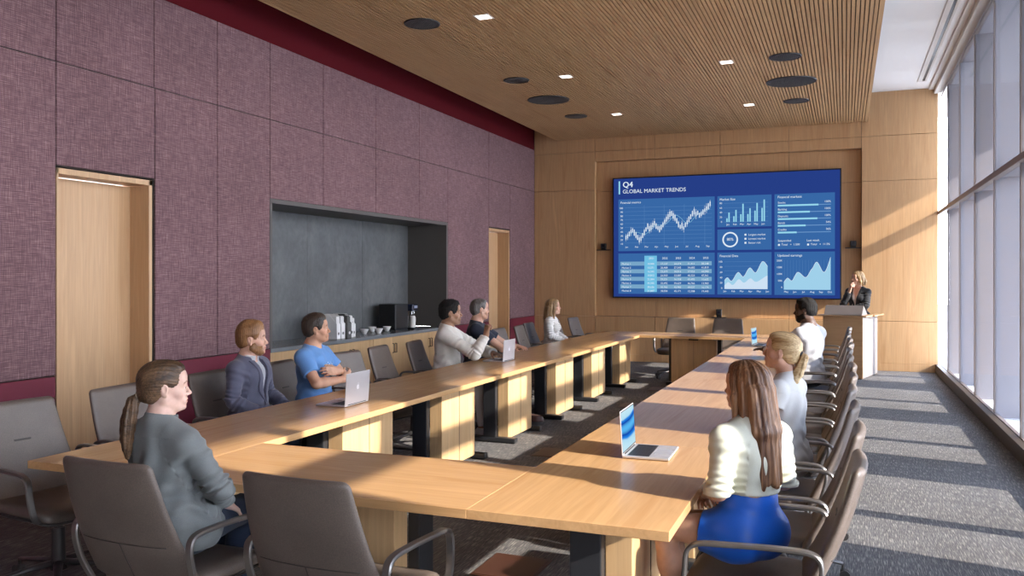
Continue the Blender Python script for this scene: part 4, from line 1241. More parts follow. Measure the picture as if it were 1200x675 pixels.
def head_ops(H, R, f, hs=1.0, ear=True, neck=None):
    T = lambda x, y, z: H + hs * (R @ V3(x, y, z)); g = lambda *r: tuple(hs * q for q in r)
    o = [Ell(T(0, -.016, .032), g(.0735, .0935, .0815), R, .02),
         Ell(T(0, .026, -.025), g(.0595, .0625, .083), R, .03),
         Cone(T(0, .015, -.062), T(0, .062, -.094), hs * (.042 if f else .046), hs * (.0165 if f else .021), .025)]
    for s in (1, -1):
        o += [Ell(T(s * .043, .055, -.026), g(.022, .022, .020), R, .02), Cone(T(s * .052, .0, -.060), T(s * .018, .055, -.096), hs * .020, hs * .015, .025)]
    o += [Cone(T(-.034, .073, .021), T(.034, .073, .021), hs * (.0115 if f else .0145), hs * (.0115 if f else .0145), .018),
          Ell(T(0, .068, .052), g(.05, .024, .036), R, .03)]
    for s in (1, -1): o.append(Ell(T(s * .0315, .096, .0005), g(.0175, .0165, .0115), R, .012, 'sub'))
    o += [Cone(T(0, .082, .014), T(0, .1085, -.027), hs * .0075, hs * .0095, .010), Ell(T(0, .106, -.030), g(.0105, .0095, .0085), R, .006)]
    for s in (1, -1): o.append(Ell(T(s * .0125, .094, -.034), g(.0082, .0105, .0075), R, .006))
    # eyelids around each eyeball, then the opening
    for s in (1, -1): o.append(Ell(T(s * .031, .0745, .0005), g(.0152, .0148, .0132), R, .004))
    for s in (1, -1): o.append(Ell(T(s * .031, .090, -.0012), g(.0115, .012, .0042), R, .002, 'sub'))
    # lips
    o += [Ell(T(0, .083, -.063), g(.030, .016, .022), R, .015),
          Ell(T(0, .0945, -.0575), g(.0205, .0085, .0055), R, .005), Ell(T(0, .0930, -.0685), g(.0180, .0085, .0065), R, .005),
          Ell(T(0, .1030, -.0630), g(.0225, .0095, .0014), R, .003, 'sub'),
          Ell(T(0, .082, -.0955), g(.016, .014, .013), R, .012)]
    if ear:
        for s in (1, -1):
            Re = R @ eul(-s * 18, 0, s * 6)
            o += [Ell(T(s * .0745, -.010, -.006), g(.0085, .0195, .0305), Re, .006), Ell(T(s * .0735, -.004, -.030), g(.007, .010, .011), Re, .006), Ell(T(s * .0840, -.006, .000), g(.006, .010, .017), Re, .004, 'sub')]
    nb = neck if neck is not None else H - (0, .03, .16)
    o += [Cone(T(0, -.022, -.062), nb + (0, 0, .03), hs * (.049 if f else .057), (.050 if f else .061), .03), Cone(nb + (0, 0, .03), nb + (0, -.004, -.04), (.052 if f else .063), .07, .03)]
    return o

def head_tint(V, H, R, hs, brow, lip, stubble=None, f=False):
    q = ((V - H) @ R) / hs; c = np.ones((len(V), 3))
    x, y, z = q[:, 0], q[:, 1], q[:, 2]; ax = np.abs(x)
    L = ((x / .023) ** 2 + ((z + .063) / .0105) ** 2 < 1) & (y > .080)
    c[L] = lip
    bz = .0265 + .004 * np.sin(np.clip((ax - .014) / .036, 0, 1) * 2.4) - .006 * np.clip((ax - .038) / .014, 0, 1)
    Bm = (ax > .012) & (ax < .050) & (np.abs(z - bz) < (.0036 if f else .0048)) & (y > .05)
    c[Bm] = brow
    ch = np.exp(-(((ax - .045) / .018) ** 2 + ((z + .03) / .018) ** 2)) * (y > .03)
    c *= (1 - ch[:, None] * np.array([0, .10, .08]))
    c *= 1 - (np.exp(-(((y - .108) / .012) ** 2 + (x / .014) ** 2 + ((z + .03) / .012) ** 2)))[:, None] * np.array([0, .10, .08])
    if stubble is not None:
        m = (z < -.042) & (z > -.125) & (y > -.012 - (z + .05) * .4) & ~L
        m2 = (np.abs(z + .046) < .0055) & (ax < .026) & (y > .08)
        c[m | m2] = stubble
    return c

def hair_cap(H, R, hs, t=.012, style='short', top=0.0, back=0.0, seed=1):
    """cap of hair over the skull with the face, ears and nape cut free"""
    T = lambda x, y, z: H + hs * (R @ V3(x, y, z)); g = lambda *r: tuple(hs * q for q in r)
    o = [Ell(T(0, -.018 - back * .5, .034 + top * .5), g(.0745 + t, .0935 + t + back * .5, .0815 + t + top * .5), R, .02),
         Ell(T(0, -.05 - back * .4, -.015), g(.062 + t * .8, .055 + t, .060), R, .03)]
    if top: o.append(Ell(T(0, .028, .092 + top * .3), g(.052, .052, .022 + top * .7), R, .03))
    return o, T, g
def strands(H, R, hs, amp=.0016, n=46, seed=0, axis='pole'):
    """combed grooves running from the parting down"""
    def fn(p, d):
        m = np.abs(d) < .02
        if m.any():
            q = ((p[m] - H) @ R) / hs
            a = np.arctan2(q[:, 0], q[:, 1] + .02) if axis == 'pole' else (np.arctan2(q[:, 0], q[:, 2] + .02))
            wob = q[:, 2] if axis == 'pole' else q[:, 1]
            w = np.sin(a * n + 1.2 * np.sin(wob * 16 + seed) + seed) + .6 * np.sin(a * n * 1.7 + wob * 12 + seed * 2)
            d[m] += amp * w
        return d
    return Fn(fn)

def person(name_label, loc, az, scale, kind, J, look, skin, hair=None, clothes=(), hands=None, vox=.006, lip=(.80, .52, .50), brow=(.35, .28, .24), stubble=None, hs=None):
    """builds one person: a continuous body, eyes, hair and garments as parts"""
    f = kind == 'f'; hs = hs or (.955 if f else 1.0)
    root = tag(empty('person', loc, -math.radians(az)), name_label, 'person')
    R = eul(*look); H = J['head']
    ops = torso(J, f)
    for n in 'RL': ops += arm(J, n, f, k=.014) + leg(J, n, f) + foot(J, n)
    ops += head_ops(H, R, f, hs, True, J['nb'])
    for n in 'RL':
        if hands and n in hands:
            hd = dict(hands[n]); ops += hand(J['wr' + n], hd.pop('f'), hd.pop('n'), 1 if n == 'R' else -1, s=(.92 if f else 1.0), **hd)
    V, F = surface(ops, vox)
    col = head_tint(V, H, R, hs, brow, lip, stubble, f)
    np_mesh('body', V * scale, F, skin, root, col)
    # eyes
    for s in (1, -1):
        c = H + hs * (R @ V3(s * .031, .0745, .0002)); r = .0122 * hs
        b = bmesh.new(); bmesh.ops.create_uvsphere(b, u_segments=16, v_segments=10, radius=r * scale)
        Mx = Matrix.Translation(Vector(c * scale)); bmesh.ops.transform(b, matrix=Mx, verts=b.verts)
        e = link_mesh('eye', b, M['eye'], root, True)
        b = bmesh.new(); dv = R @ V3(0, 1, 0); cc = c + dv * r * .80
        bmesh.ops.create_uvsphere(b, u_segments=12, v_segments=8, radius=.0062 * hs * scale)
        bmesh.ops.transform(b, matrix=Mx.Translation(Vector(cc * scale)) @ Matrix(R.tolist()).to_4x4() @ Matrix.Diagonal((1, .55, 1, 1)), verts=b.verts)
        link_mesh('iris', b, M['iris'], e, True)
    for nm, ops_, mat, hh in clothes:
        Vc, Fc = surface(ops_, hh or vox); np_mesh(nm, Vc * scale, Fc, mat, root)
    if hair:
        for nm, ops_, mat, hh in hair(H, R, hs):
            Vc, Fc = surface(ops_, hh or vox); np_mesh(nm, Vc * scale, Fc, mat, root)
    return root

# ------------------------------------------------------------------ garments
def half(nrm, pt, k=.004):
    """keep the side the normal points away from"""
    nrm, pt = unit(nrm), V3(pt)
    return Fn(lambda p, d: np.maximum(d, (p - pt) @ nrm))
def top_garment(J, f, e=.012, sleeve=1.0, hem=None, neck=.0, se=None, wr=.003, seed=0, vneck=None, k=.05, cuff=None, breast=True):
    se = e if se is None else se
    o = torso(J, f, e, k, breast)
    for n in 'RL':
        o.append(Cone(J['hip' + n], J['pel'] + ((.06 if n == 'R' else -.06), -.03, 0), .095 + e + .010, .10 + e + .008, k))
        if sleeve > 0: o += arm(J, n, f, se, sleeve, .017, True)
    o.append(Ell(J['pel'], ((.163 if f else .158) + e + .010, .118 + e + .010, .112), None, k))
    o.append(wrinkle(wr, .8, seed))
    if sleeve > 1:
        for n in 'RL': o.append(elbow_folds(J, n, wr * 1.5, seed + (n == 'L') * 2))
    if wr > .001: o.append(waist_folds(J, wr * 1.2, seed))
    if sleeve > 0:
        for n in 'RL': o += arm(J, n, f, .007, sleeve, .008, True)
    hz = max(hem if hem is not None else 0, J['pel'][2] - .088)
    o.append(Fn(lambda p, d: np.maximum(d, hz - p[:, 2])))
    up = unit(J['head'] - J['nb'])
    nc = J['nb'] + (0, .004, 0)
    o.append(Cone(nc + up * (.030 + neck), nc + up * .2, (.058 if f else .068), .09, .008, False, 'sub'))
    o.append(half(up, nc + up * (.040 + neck)))
    if vneck:
        zb, wd, yf = vneck      # bottom of the V, half width at the collar, front only
        zt = nc[2] + .05
        o.append(Fn(lambda p, d: np.where(p[:, 1] > J['nb'][1] + .0, np.maximum(d, -(np.abs(p[:, 0] - J['nb'][0]) - wd * (p[:, 2] - zb) / (zt - zb)) * .8 * 1.0 if True else d), d)))
    return o
def sleeves_only(J, f, e, a): return [q for n in 'RL' for q in arm(J, n, f, e, a)]
def collar(J, f, r=.014, h=.035, e=.012, openv=.0):
    up = unit(J['head'] - J['nb']); c = J['nb'] + (0, .002, 0); R0 = (.056 if f else .066)
    o = [Cone(c + up * .012, c + up * (.012 + h), R0 + e + .006, R0 + e, .01, True)]
    o.append(Cone(c + up * -.02, c + up * .12, R0 + e - .006, R0 + e - .008, .002, False, 'sub'))
    if openv: o.append(Fn(lambda p, d: np.where(p[:, 1] > c[1], np.maximum(d, openv - np.abs(p[:, 0] - c[0])), d)))
    return o
def lapels(J, f, zb, wd, width=.045, e=.022):
    """thin raised strips that follow the V opening on the chest"""
    zt = J['nb'][2] + .05; ops = torso(J, f, e)
    def fn(p, d):
        inn = torso_d(p)
        v = wd * (p[:, 2] - zb) / (zt - zb); ax = np.abs(p[:, 0] - J['nb'][0])
        d = np.maximum(d, -(inn))
        d = np.maximum(d, v - .002 - ax); d = np.maximum(d, ax - v - width * np.clip((p[:, 2] - zb) / .12, .15, 1))
        d = np.maximum(d, zb - p[:, 2]); d = np.maximum(d, p[:, 2] - (J['nb'][2] + .005)); return np.maximum(d, J['nb'][1] + .01 - p[:, 1])
    inner = torso(J, f, e - .012)
    torso_d = lambda p: apply_ops(inner, p)
    return ops + [Fn(fn)]
def trousers(J, f, e=.010, upto=1.97, seed=3, wr=.003, top=None):
    o = [q.inflate(e) for q in torso(J, f)[:3]] + [Cone(J['hip' + n], J['pel'] + ((.06 if n == 'R' else -.06), -.03, 0), .095 + e, .10 + e, .05) for n in 'RL']
    for n in 'RL': o += leg(J, n, f, e + .004, upto, .03, True)
    tz = top if top is not None else J['waist'][2] - .085
    return o + [wrinkle(wr, .8, seed), Fn(lambda p, d: np.maximum(d, p[:, 2] - tz))]
def shoe(J, n, e=.010, heel=False):
    a, t = J['an' + n], J['toe' + n]; d = unit((t - a) * (1, 1, 0)); o = foot(J, n, e)
    o[0] = Cone(a - (0, 0, .018), o[0].b, .040 + e, .032 + e, .02)
    zb = t[2] - .034
    def cut(p, q):
        top = a[2] - .006 if not heel else a[2] - .03
        q = np.maximum(q, p[:, 2] - top)
        return np.maximum(q, zb - p[:, 2]) if not heel else q
    o.append(Fn(cut))
    if not heel:
        hl, bl = o[0].b, o[2].a
        o += [Cone(V3(hl[0], hl[1], zb + .008), V3(bl[0], bl[1], zb + .008), .036 + e, .040 + e, .006), Cone(V3(bl[0], bl[1], zb + .008), V3(t[0], t[1], zb + .008), .040 + e, .030 + e, .006)]
        o.append(Fn(lambda p, q: np.maximum(q, zb - p[:, 2])))
        def flat_(p, q): return q
    else:
        hl = o[0].b; o.append(Cone(hl + (0, 0, -.01), V3(hl[0], hl[1], t[2] - .02) - d * .012, .016, .008, .01))
    return o
# ------------------------------------------------------------------ the people in the room
def ear_cuts(T, g, R): return [Ell(T(s * .084, .0, -.014), g(.030, .026, .040), R, .010, 'sub') for s in (1, -1)]
def face_cut(T, g, R, w=.071, zt=-.030, h=.098, k=.012): return Ell(T(0, .092, zt), g(w, .074, h), R, k, 'sub')
def below(H, R, hs, z, slope=0.0):
    return Fn(lambda p, d: np.maximum(d, hs * (z + slope * (((p - H) @ R)[:, 1] / hs)) - ((p - H) @ R)[:, 2]))
def hair_short(mat, t=.013, top=.012, nape=-.070, back=.0, w=.070, seed=1, recede=0.0, amp=.0016, beard=None):
    def fn(H, R, hs):
        o, T, g = hair_cap(H, R, hs, t, 'short', top, back, seed)
        o += [face_cut(T, g, R, w + recede * .004, -.030 + recede * .012, .098 + recede * .010)] + ear_cuts(T, g, R)
        o += [Fn(lambda p, d: np.where((((p - H) @ R)[:, 1] > -.012 * hs), np.maximum(d, hs * -.030 - ((p - H) @ R)[:, 2]), d)), below(H, R, hs, nape), strands(H, R, hs, amp, 38, seed), wrinkle(amp * 1.6, 2.2, seed)]
        out = [('hair', o, mat, .0045)]
        if beard is not None:
            q = [Ell(T(0, .026, -.025), g(.0635, .066, .087), R, .03), Cone(T(0, .015, -.064), T(0, .064, -.098), hs * .049, hs * .0245, .025)]
            for s in (1, -1): q.append(Cone(T(s * .054, .0, -.060), T(s * .018, .055, -.098), hs * .024, hs * .019, .025))
            q += [Ell(T(0, .100, -.0635), g(.0235, .024, .0115), R, .006, 'sub'), Ell(T(0, .106, -.030), g(.018, .02, .0155), R, .004, 'sub')]
            def bf(p, d):
                u = ((p - H) @ R) / hs
                lim = -.046 - np.clip((.075 - u[:, 1]), 0, .08) * .10 + np.clip(np.abs(u[:, 0]) - .045, 0, .03) * 1.6
                d = np.maximum(d, (u[:, 2] - lim) * hs); d = np.maximum(d, (-.012 - u[:, 1]) * hs); return np.maximum(d, (-.132 - u[:, 2]) * hs)
            out.append(('beard', q + [Fn(bf), wrinkle(.0014, 3, seed)], beard, .0045))
        return out
    return fn
def hair_ponytail(mat, tie, drop, tie_at=(0, -.118, -.045), end=.24, seed=2, vox=.0045):
    def fn(H, R, hs):
        o, T, g = hair_cap(H, R, hs, .0095, 'tail', .006, .012, seed)
        o += [Ell(T(0, -.075, -.045), g(.052, .045, .042), R, .03), face_cut(T, g, R, .0675, -.034, .100)]
        o += [Ell(T(s * .086, .004, -.018), g(.026, .024, .036), R, .008, 'sub') for s in (1, -1)]
        o += [Fn(lambda p, d: np.where((((p - H) @ R)[:, 1] > -.02 * hs), np.maximum(d, hs * -.045 - ((p - H) @ R)[:, 2]), d)), below(H, R, hs, -.092, -.25)]
        o += [strands(H, R, hs, .0015, 44, seed, 'side')]
        a = T(*tie_at); dn = V3(drop); pts = [a + (R @ V3(0, .03, .004)) * hs, a, a + hs * (R @ V3(0, -.022, -.02))]
        for k in range(1, 7): pts.append(pts[2] + dn * (k / 6) * end * hs + hs * (R @ V3(.006 * math.sin(k), -.012 * math.sin(k * .55), 0)))
        rad = [.030, .0175, .026, .031, .033, .031, .027, .020, .010]
        q = [Cone(p, p2, hs * r1, hs * r2, .01) for p, p2, r1, r2 in zip(pts[:-1], pts[1:], rad[:-1], rad[1:])]
        def grooves(p, d):
            m = np.abs(d) < .02; u = p[m] - a; an = np.arctan2(u @ R[:, 0], u @ R[:, 1] + .03)
            d[m] += .0022 * np.sin(an * 9 + u[:, 2] * 14) + .0012 * np.sin(an * 23 + u[:, 2] * 30); return d
        tq = [Cone(pts[1] - (pts[2] - pts[0]) * .16, pts[1] + (pts[2] - pts[0]) * .16, hs * .0215, hs * .0215, .004, True)]
        return [('hair', o, mat, vox), ('ponytail', q + [Fn(grooves)], mat, vox), ('hair_tie', tq, tie, vox)]
    return fn
def hair_long(mat, length=.36, seed=3, side_front=(.12, .12), spread=.085, vox=.0045, back=.0, inner=.0):
    def fn(H, R, hs):
        o, T, g = hair_cap(H, R, hs, .014, 'long', .008, .008, seed)
        dn = lambda p, x, y, z: p + hs * (R @ V3(x, y, 0)) + V3(0, 0, -z)
        for i in range(9):
            x = -spread + 2 * spread * i / 8; a = T(x * .82, -.07 - .035 * (1 - (x / spread) ** 2), -.01)
            b_ = dn(a, x * .12, -.02 - back, length * .42 * hs); c = dn(b_, x * .02, -.012 - back * 1.4, length * .58 * hs * (1 - .10 * abs(math.sin(i * 2.3))))
            o += [Cone(a, b_, hs * .034, hs * .031, .022), Cone(b_, c, hs * .030, hs * .013, .018)]
        for s, L in ((1, side_front[0]), (-1, side_front[1])):
            a = T(s * .070, .022, .03); b_ = T(s * .086, .012, -.05); c = dn(b_, s * .006, -.004, L)
            o += [Cone(a, b_, hs * .018, hs * .020, .02), Cone(b_, c, hs * .022, hs * .012, .02), Cone(T(s * .074, -.03, .02), dn(T(s * .086, -.03, -.06), s * .004, -.01, L * .9), hs * .026, hs * .020, .02)]
        o += [face_cut(T, g, R, .0655, -.060, .128, .010)]
        def grooves(p, d):
            m = np.abs(d) < .02; u = ((p[m] - H) @ R) / hs; an = np.arctan2(u[:, 0], -u[:, 1] + .01)
            d[m] += .0024 * np.sin(an * 16 + 2.2 * np.sin(u[:, 2] * 13 + seed)) + .0013 * np.sin(an * 39 + u[:, 2] * 16); return d
        return [('hair', o + [Fn(grooves)], mat, vox)]
    return fn

SK_PALE = skin_mat('skin_pale', (.66, .43, .34)); SK_LIGHT = skin_mat('skin_light', (.60, .36, .26)); SK_TAN = skin_mat('skin_tan', (.56, .31, .20)); SK_BROWN = skin_mat('skin_brown', (.36, .20, .125)); SK_DARK = skin_mat('skin_dark', (.085, .045, .030))
H_BRUN = hair_mat('hair_brunette', (.030, .017, .010), (.17, .095, .048), 50, 'Y')
H_RED = hair_mat('hair_copper', (.13, .055, .020), (.36, .18, .075)); H_DKBR = hair_mat('hair_dark_brown', (.016, .011, .008), (.075, .05, .035)); H_BLACK = hair_mat('hair_black', (.004, .0035, .0035), (.012, .010, .009), 80, 'Z', .8)
H_GREY = hair_mat('hair_greying', (.035, .028, .025), (.20, .18, .165)); H_LONG = hair_mat('hair_auburn', (.055, .020, .010), (.36, .18, .085), 46)
H_BLON = hair_mat('hair_blonde', (.30, .18, .075), (.72, .54, .30), 50, 'Y'); H_DBL = hair_mat('hair_dark_blonde', (.13, .07, .03), (.45, .29, .14)); H_BOB = hair_mat('hair_honey', (.22, .12, .05), (.60, .40, .19))
C = dict(grey=cloth_mat('grey_suiting', (.165, .175, .172), 600, .8, .15, .14), navy=cloth_mat('navy_denim', (.020, .030, .055), 500), slate=cloth_mat('slate_blue_suiting', (.085, .085, .125), 700, .7, .2, .16), shirt=cloth_mat('white_shirt', (.43, .43, .455), 500, .7), dark=cloth_mat('black_cloth', (.012, .012, .014), 500),
         blue=cloth_mat('sky_blue_jersey', (.13, .28, .56), 500), jeans=cloth_mat('blue_jeans', (.035, .06, .12), 400), cream=cloth_mat('cream_knit', (.66, .63, .57), 260, .95, .2, .14), white=cloth_mat('white_twill', (.72, .70, .70), 500), tee=cloth_mat('charcoal_navy_jersey', (.028, .034, .052), 500),
         brown=cloth_mat('brown_chinos', (.05, .038, .033), 500), stripe=stripe_mat(), silk=cloth_mat('ivory_silk', (.56, .56, .455), 300, .42, .1, .03, .5), royal=cloth_mat('royal_blue_skirt', (.005, .115, .60), 400, .42, .1, .06, .5),
         grey_top=cloth_mat('pale_grey_cotton', (.52, .51, .50), 500), black=cloth_mat('black_suiting', (.014, .014, .016), 600, .75, .2), nude=cloth_mat('beige_top', (.60, .48, .39), 400, .6), print_=cloth_mat('pale_shirt_print', (.45, .55, .68), 300),
         leather_b=P('brown_shoe_leather', (.07, .025, .018), .35), leather_k=P('black_shoe_leather', (.012, .011, .011), .35), sneaker=P('white_sneaker', (.80, .79, .80), .5))
OPEN = (.25, .35, .25); REST = (.5, .6, .35); FIST = (1.25, 1.5, .9)
def shoes(J, m, heel=False, e=.008): return [('shoe', shoe(J, n, e, heel), m, .006) for n in 'RL']

# 1 woman in the grey blazer, foreground left
J = joints('f', s=.90, seat=.490, legyaw=12, knR=(.095, .415, .55), knL=(-.095, .415, .55), anR=(.06, .335, .09), anL=(-.06, .36, .09), toeR=(.065, .455, .03), toeL=(-.065, .475, .03), waist=(0, -.035, .71), chest=(0, -.065, .885), nb=(.0, -.10, 1.035), head=(.006, -.073, 1.197), shR=(.153, -.09, .975), shL=(-.153, -.09, .975), elR=(.235, .02, .755), wrR=(.115, .175, .638), elL=(-.225, .0, .75), wrL=(-.10, .17, .62))
person('woman with a brown ponytail in a grey blazer, seated in profile at the left foreground', (-2.52, 2.695, 0), 5, .90, 'f', J, (-40, 2, 0), SK_PALE, hair_ponytail(H_BRUN, M['hairtie'], (0, -.12, -.97), end=.27, seed=2, vox=.004),
       [('jacket', top_garment(J, True, .015, 1.74, .50, .006, .013, .0065, 11) , C['grey'], .0045), ('jacket_collar', collar(J, True, h=.038, e=.013), C['grey'], .004), ('trousers', trousers(J, True, .009, seed=4), C['navy'], .007)] + shoes(J, C['leather_k']),
       dict(R=dict(f=(-.10, .80, -.5), n=(-.35, -.5, -.8), curl=(.35, .45, .3), thumb=.3), L=dict(f=(.2, .9, -.3), n=(.2, -.3, -1), curl=REST)), .0045, lip=(.82, .52, .50), hs=.925)
# 2 man in the slate blazer
J = joints('m', s=.885, seat=.484, elR=(.25, .0, .765), wrR=(.16, .22, .66), elL=(-.25, .0, .765), wrL=(-.15, .24, .68))
person('bearded man with copper hair in a blue-grey blazer and white shirt', (-3.84, 4.80, 0), 84, .885, 'm', J, (26, 0, 0), SK_LIGHT, hair_short(H_RED, .010, .026, -.066, seed=5, beard=H_RED),
       [('shirt', top_garment(J, False, .003, 0, .60, .012, wr=.0005, seed=2), C['shirt'], .006), ('shirt_collar', collar(J, False, h=.040, e=.006, openv=.016), C['shirt'], .005),
        ('jacket', top_garment(J, False, .018, 1.92, .52, .0, .015, .0042, 12, (.80, .062, 0)), C['slate'], .006), ('lapels', lapels(J, False, .80, .062, .045, .027), C['slate'], .005), ('trousers', trousers(J, False, seed=5), C['navy'], .008)] + shoes(J, C['leather_k']),
       dict(R=dict(f=(-.3, .9, -.2), n=(0, -.2, -1), curl=REST), L=dict(f=(.3, .9, -.2), n=(0, -.2, -1), curl=REST)), .0055, hs=1.05)
# 3 man in the blue T-shirt, arms crossed
J = joints('m', s=.935, elR=(.255, .135, .800), wrR=(.02, .262, .815), elL=(-.255, .125, .815), wrL=(.055, .232, .885))
person('man in a sky blue T-shirt with arms crossed at the left table', (-3.84, 5.57, 0), 82, .935, 'm', J, (24, -3, 0), SK_TAN, hair_short(H_DKBR, .0115, .020, -.074, seed=7),
       [('t_shirt', top_garment(J, False, .014, .62, .52, -.004, .022, .0035, 13), C['blue'], .006), ('chest_print', [q for q in torso(J, False, .0175)] + [Fn((lambda JJ: lambda p, d: np.maximum(np.maximum(d, ((p[:, 0]) / .075) ** 2 + ((p[:, 2] - .955) / .05) ** 2 - 1), np.maximum(-.02 - p[:, 1], .004 - .0085 * (np.sin(p[:, 0] * 130) * np.sin(p[:, 2] * 150 + 2) + .35))))(J))], C['print_'], .005), ('jeans', trousers(J, False, seed=6), C['jeans'], .008)] + shoes(J, C['leather_k']),
       dict(R=dict(f=(-.95, .1, .28), n=(.1, -.9, -.1), curl=(.3, .5, .3)), L=dict(f=(.92, -.25, .1), n=(-.2, -.9, -.3), curl=(.25, .5, .35), spread=.6)), .0055, stubble=(.80, .74, .70), hs=.96)
# 4 man in the cream sweater with raised fist
J = joints('m', s=.98, legyaw=-13, anR=(.07, .42, .09), anL=(-.07, .42, .09), toeR=(.08, .57, .03), toeL=(-.08, .57, .03), elR=(.235, .325, .812), wrR=(.150, .43, 1.005), elL=(-.24, .34, .812), wrL=(-.03, .48, .800), shR=(.178, .0, 1.005), shL=(-.178, .0, 1.0), nb=(0, -.01, 1.06), head=(0, .03, 1.222), chest=(0, -.005, .90))
person('man in a cream sweater resting his elbow on the table, fist raised', (-3.80, 7.85, 0), 76, .98, 'm', J, (14, 0, 0), SK_BROWN, hair_short(H_BLACK, .012, .012, -.070, seed=8, amp=.002),
       [('sweater', top_garment(J, False, .019, 1.93, .52, .004, .019, .004, 14), C['cream'], .006), ('trousers', trousers(J, False, seed=7), C['white'], .007)] + shoes(J, C['sneaker'], e=.012),
       dict(R=dict(f=(-.10, .12, .98), n=(-.75, .55, 0), curl=FIST, thumb=1.0, spread=.2), L=dict(f=(.75, .6, -.02), n=(.1, 0, -1), curl=(.15, .2, .15))), .0055, stubble=(.8, .78, .76), brow=(.2, .17, .15), lip=(.85, .62, .60), hs=1.06)
# 5 man in the dark navy T-shirt
J = joints('m', s=.98, seat=.482, elR=(.25, .30, .800), wrR=(.03, .415, .80), elL=(-.25, .31, .800), wrL=(-.02, .45, .80), shR=(.178, .0, 1.005), shL=(-.178, .0, 1.0), nb=(0, -.01, 1.06), head=(0, .025, 1.222), chest=(0, -.005, .90), anR=(.10, .56, .09), toeR=(.11, .72, .05), anL=(-.02, .50, .09), toeL=(.0, .66, .03))
person('man with short greying hair in a dark navy T-shirt leaning on the table', (-3.80, 8.60, 0), 72, .98, 'm', J, (27, 0, 0), SK_LIGHT, hair_short(H_GREY, .0065, .002, -.072, seed=9, recede=1.0, amp=.0008),
       [('t_shirt', top_garment(J, False, .014, .60, .52, -.004, .022, .0035, 15), C['tee'], .006), ('trousers', trousers(J, False, seed=8), C['brown'], .008)] + shoes(J, C['leather_b']),
       dict(R=dict(f=(-.85, .4, 0), n=(0, 0, -1), curl=(.15, .2, .15)), L=dict(f=(.75, .6, 0), n=(0, 0, -1), curl=(.15, .2, .15))), .006, stubble=(.72, .66, .62))
# 6 woman in the striped top
J = joints('f', s=.89, seat=.482, anR=(.06, .40, .09), anL=(-.06, .40, .09), toeR=(.065, .54, .03), toeL=(-.065, .54, .03), elR=(.205, .02, .77), wrR=(.08, .22, .68), elL=(-.205, .02, .77), wrL=(-.08, .22, .68), head=(0, .015, 1.215))
person('woman with long dark blonde hair in a striped white top, far down the left row', (-3.905, 11.50, 0), 86, .89, 'f', J, (14, -4, 0), SK_LIGHT, hair_long(H_DBL, .34, 4, (.13, .13), vox=.006),
       [('striped_top', top_garment(J, True, .014, 1.9, .52, .0, .016, .004, 16), C['stripe'], .007), ('trousers', trousers(J, True, seed=9), C['dark'], .009)] + shoes(J, C['leather_k']),
       dict(R=dict(f=(-.3, .9, 0), n=(0, 0, -1), curl=REST), L=dict(f=(.3, .9, 0), n=(0, 0, -1), curl=REST)), .007, hs=1.03)
# 7 woman in the blue skirt, foreground right
J = joints('f', s=.88, seat=.495, legyaw=40, waist=(0, -.01, .715), elL=(-.190, -.035, .775), wrL=(-.085, .17, .715), elR=(.20, -.01, .775), wrR=(.04, .20, .715), knR=(.055, .37, .555), anR=(.045, .31, .09), toeR=(.05, .385, .035), knL=(-.055, .37, .575), anL=(-.03, .30, .10), toeL=(-.02, .385, .035), head=(0, .012, 1.214))
def skirt(J):
    o = [q.inflate(.008) for q in torso(J, True)[:3]] + [Cone(J['hip' + n], J['pel'] + ((.06 if n == 'R' else -.06), -.03, 0), .102, .106, .05) for n in 'RL']
    for n in 'RL': o += [Cone(J['hip' + n], J['hip' + n] + (J['kn' + n] - J['hip' + n]) * .42, .096, .086, .07, True)]
    return o + [wrinkle(.003, .7, 21, .6), Fn(lambda p, d: np.maximum(d, p[:, 2] - J['waist'][2] - .065))]
person('woman with long auburn hair in an ivory blouse and royal blue skirt, right foreground', (-.355, 3.43, 0), -47, .88, 'f', J, (20, 0, 0), SK_TAN, hair_long(H_LONG, .46, 6, (.20, .17), .082, .004, .012),
       [('blouse', top_garment(J, True, .013, 1.92, J['waist'][2] + .045, .0, .017, .0036, 17), C['silk'], .0045), ('blouse_collar', collar(J, True, h=.026, e=.008), C['silk'], .004), ('skirt', skirt(J), C['royal'], .005)] + shoes(J, C['leather_k'], True, .004),
       dict(L=dict(f=(.55, .72, -.35), n=(.35, -.1, -.8), curl=(.4, .6, .4), thumb=.2), R=dict(f=(-.55, .70, -.40), n=(-.3, -.1, -.85), curl=(.35, .5, .4))), .0045, hs=.90)
# 8 blonde woman
J = joints('f', s=.89, seat=.51, legyaw=8, knR=(.08, .42, .55), knL=(-.08, .42, .55), anR=(.055, .38, .09), anL=(-.055, .38, .09), toeR=(.06, .47, .03), toeL=(-.06, .47, .03), elL=(-.205, .03, .76), wrL=(-.10, .15, .61), elR=(.205, .04, .77), wrR=(.10, .17, .62))
person('blonde woman with a ponytail in a pale cap-sleeved top on the window side', (-.315, 4.81, 0), -72, .89, 'f', J, (13, -5, 0), SK_LIGHT, hair_ponytail(H_BLON, M['hairtie_dark'], (-.36, .34, -.86), (-.01, -.126, -.004), .34, 10, .005),
       [('top', top_garment(J, True, .011, .36, .56, .0, .020, .005, 18), C['grey_top'], .005), ('collar', collar(J, True, h=.024, e=.004), C['dark'], .005), ('trousers', trousers(J, True, seed=10), C['white'], .008)] + shoes(J, C['leather_k']),
       dict(R=dict(f=(-.4, .85, -.2), n=(0, -.2, -1), curl=REST), L=dict(f=(.4, .85, -.2), n=(0, -.2, -1), curl=REST)), .005, hs=.93)
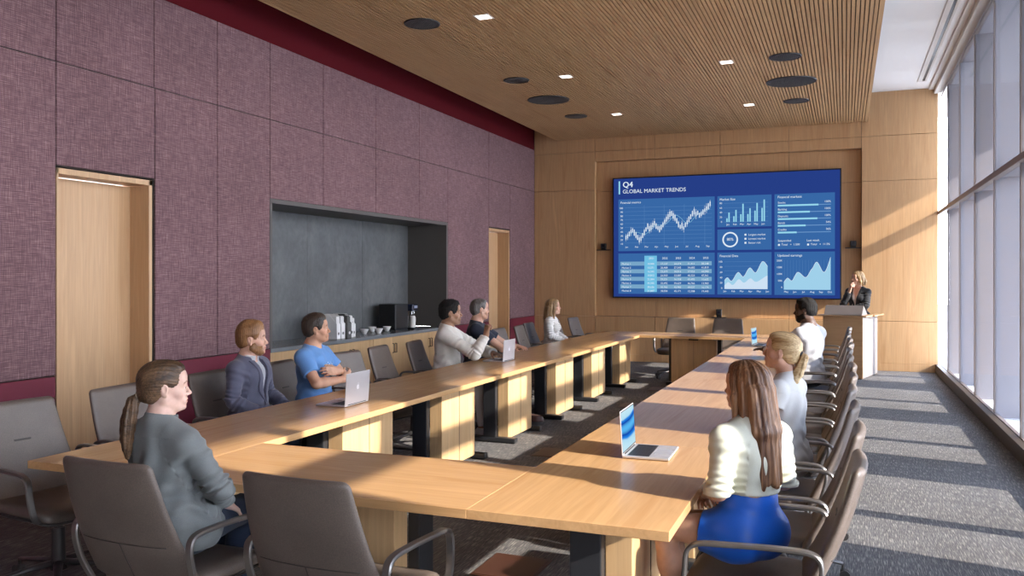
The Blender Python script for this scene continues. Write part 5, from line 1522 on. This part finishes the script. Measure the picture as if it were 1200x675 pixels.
# 9 man in the white shirt
J = joints('m', s=1.01, legyaw=17, knR=(.07, .315, .55), knL=(-.07, .315, .55), anR=(.055, .335, .09), anL=(-.055, .335, .09), toeR=(.06, .37, .03), toeL=(-.06, .37, .03), elR=(.24, .20, .825), wrR=(.11, .40, .812), elL=(-.24, .20, .825), wrL=(-.10, .42, .812), nb=(0, -.015, 1.06), head=(0, .025, 1.225))
person('man with black hair and beard in a white shirt near the far right corner', (-.355, 9.13, 0), -62, 1.01, 'm', J, (21, 2, 0), SK_DARK, hair_short(H_BLACK, .008, .012, -.050, seed=11, amp=.0018, beard=H_BLACK),
       [('shirt', top_garment(J, False, .012, 1.92, .52, .0, .014, .0065, 19), C['shirt'], .006), ('shirt_collar', collar(J, False, h=.034, e=.008, openv=.012), C['shirt'], .005), ('trousers', trousers(J, False, seed=11), C['dark'], .009)] + shoes(J, C['leather_k']),
       dict(R=dict(f=(-.3, .92, 0), n=(0, 0, -1), curl=(.15, .2, .15)), L=dict(f=(.3, .92, 0), n=(0, 0, -1), curl=(.15, .2, .15))), .006, brow=(.4, .4, .4), lip=(1.3, 1.0, .95))
# 10 presenter behind the lectern
J = joints('f', 'stand', elR=(.185, .16, 1.135), wrR=(.060, .175, 1.395), elL=(-.175, .10, 1.14), wrL=(.05, .19, 1.10))
person('standing woman with a honey blonde bob and black jacket behind the lectern', (.20, 14.95, 0), 204, .985, 'f', J, (-27, -2, 0), SK_LIGHT, hair_long(H_BOB, .085, 12, (.055, .055), .080, .0055),
       [('top', top_garment(J, True, .008, 0, .95, -.03, seed=3, vneck=(1.24, .06, 0)), C['nude'], .006), ('jacket', top_garment(J, True, .017, 1.86, .80, -.002, .015, .004, 20, (1.10, .075, 0)), C['black'], .0055), ('lapels', lapels(J, True, 1.10, .075, .035, .020), C['black'], .005), ('trousers', trousers(J, True, seed=12), C['black'], .009)] + shoes(J, C['leather_k']),
       dict(R=dict(f=(-.32, .12, .93), n=(-.55, -.75, -.1), curls=((.5, .5, .3), (.9, 1.0, .5), (1.1, 1.2, .6), (1.2, 1.3, .7)), thumb=.3), L=dict(f=(.9, .2, .1), n=(0, -.3, -1), curl=REST)), .0055)
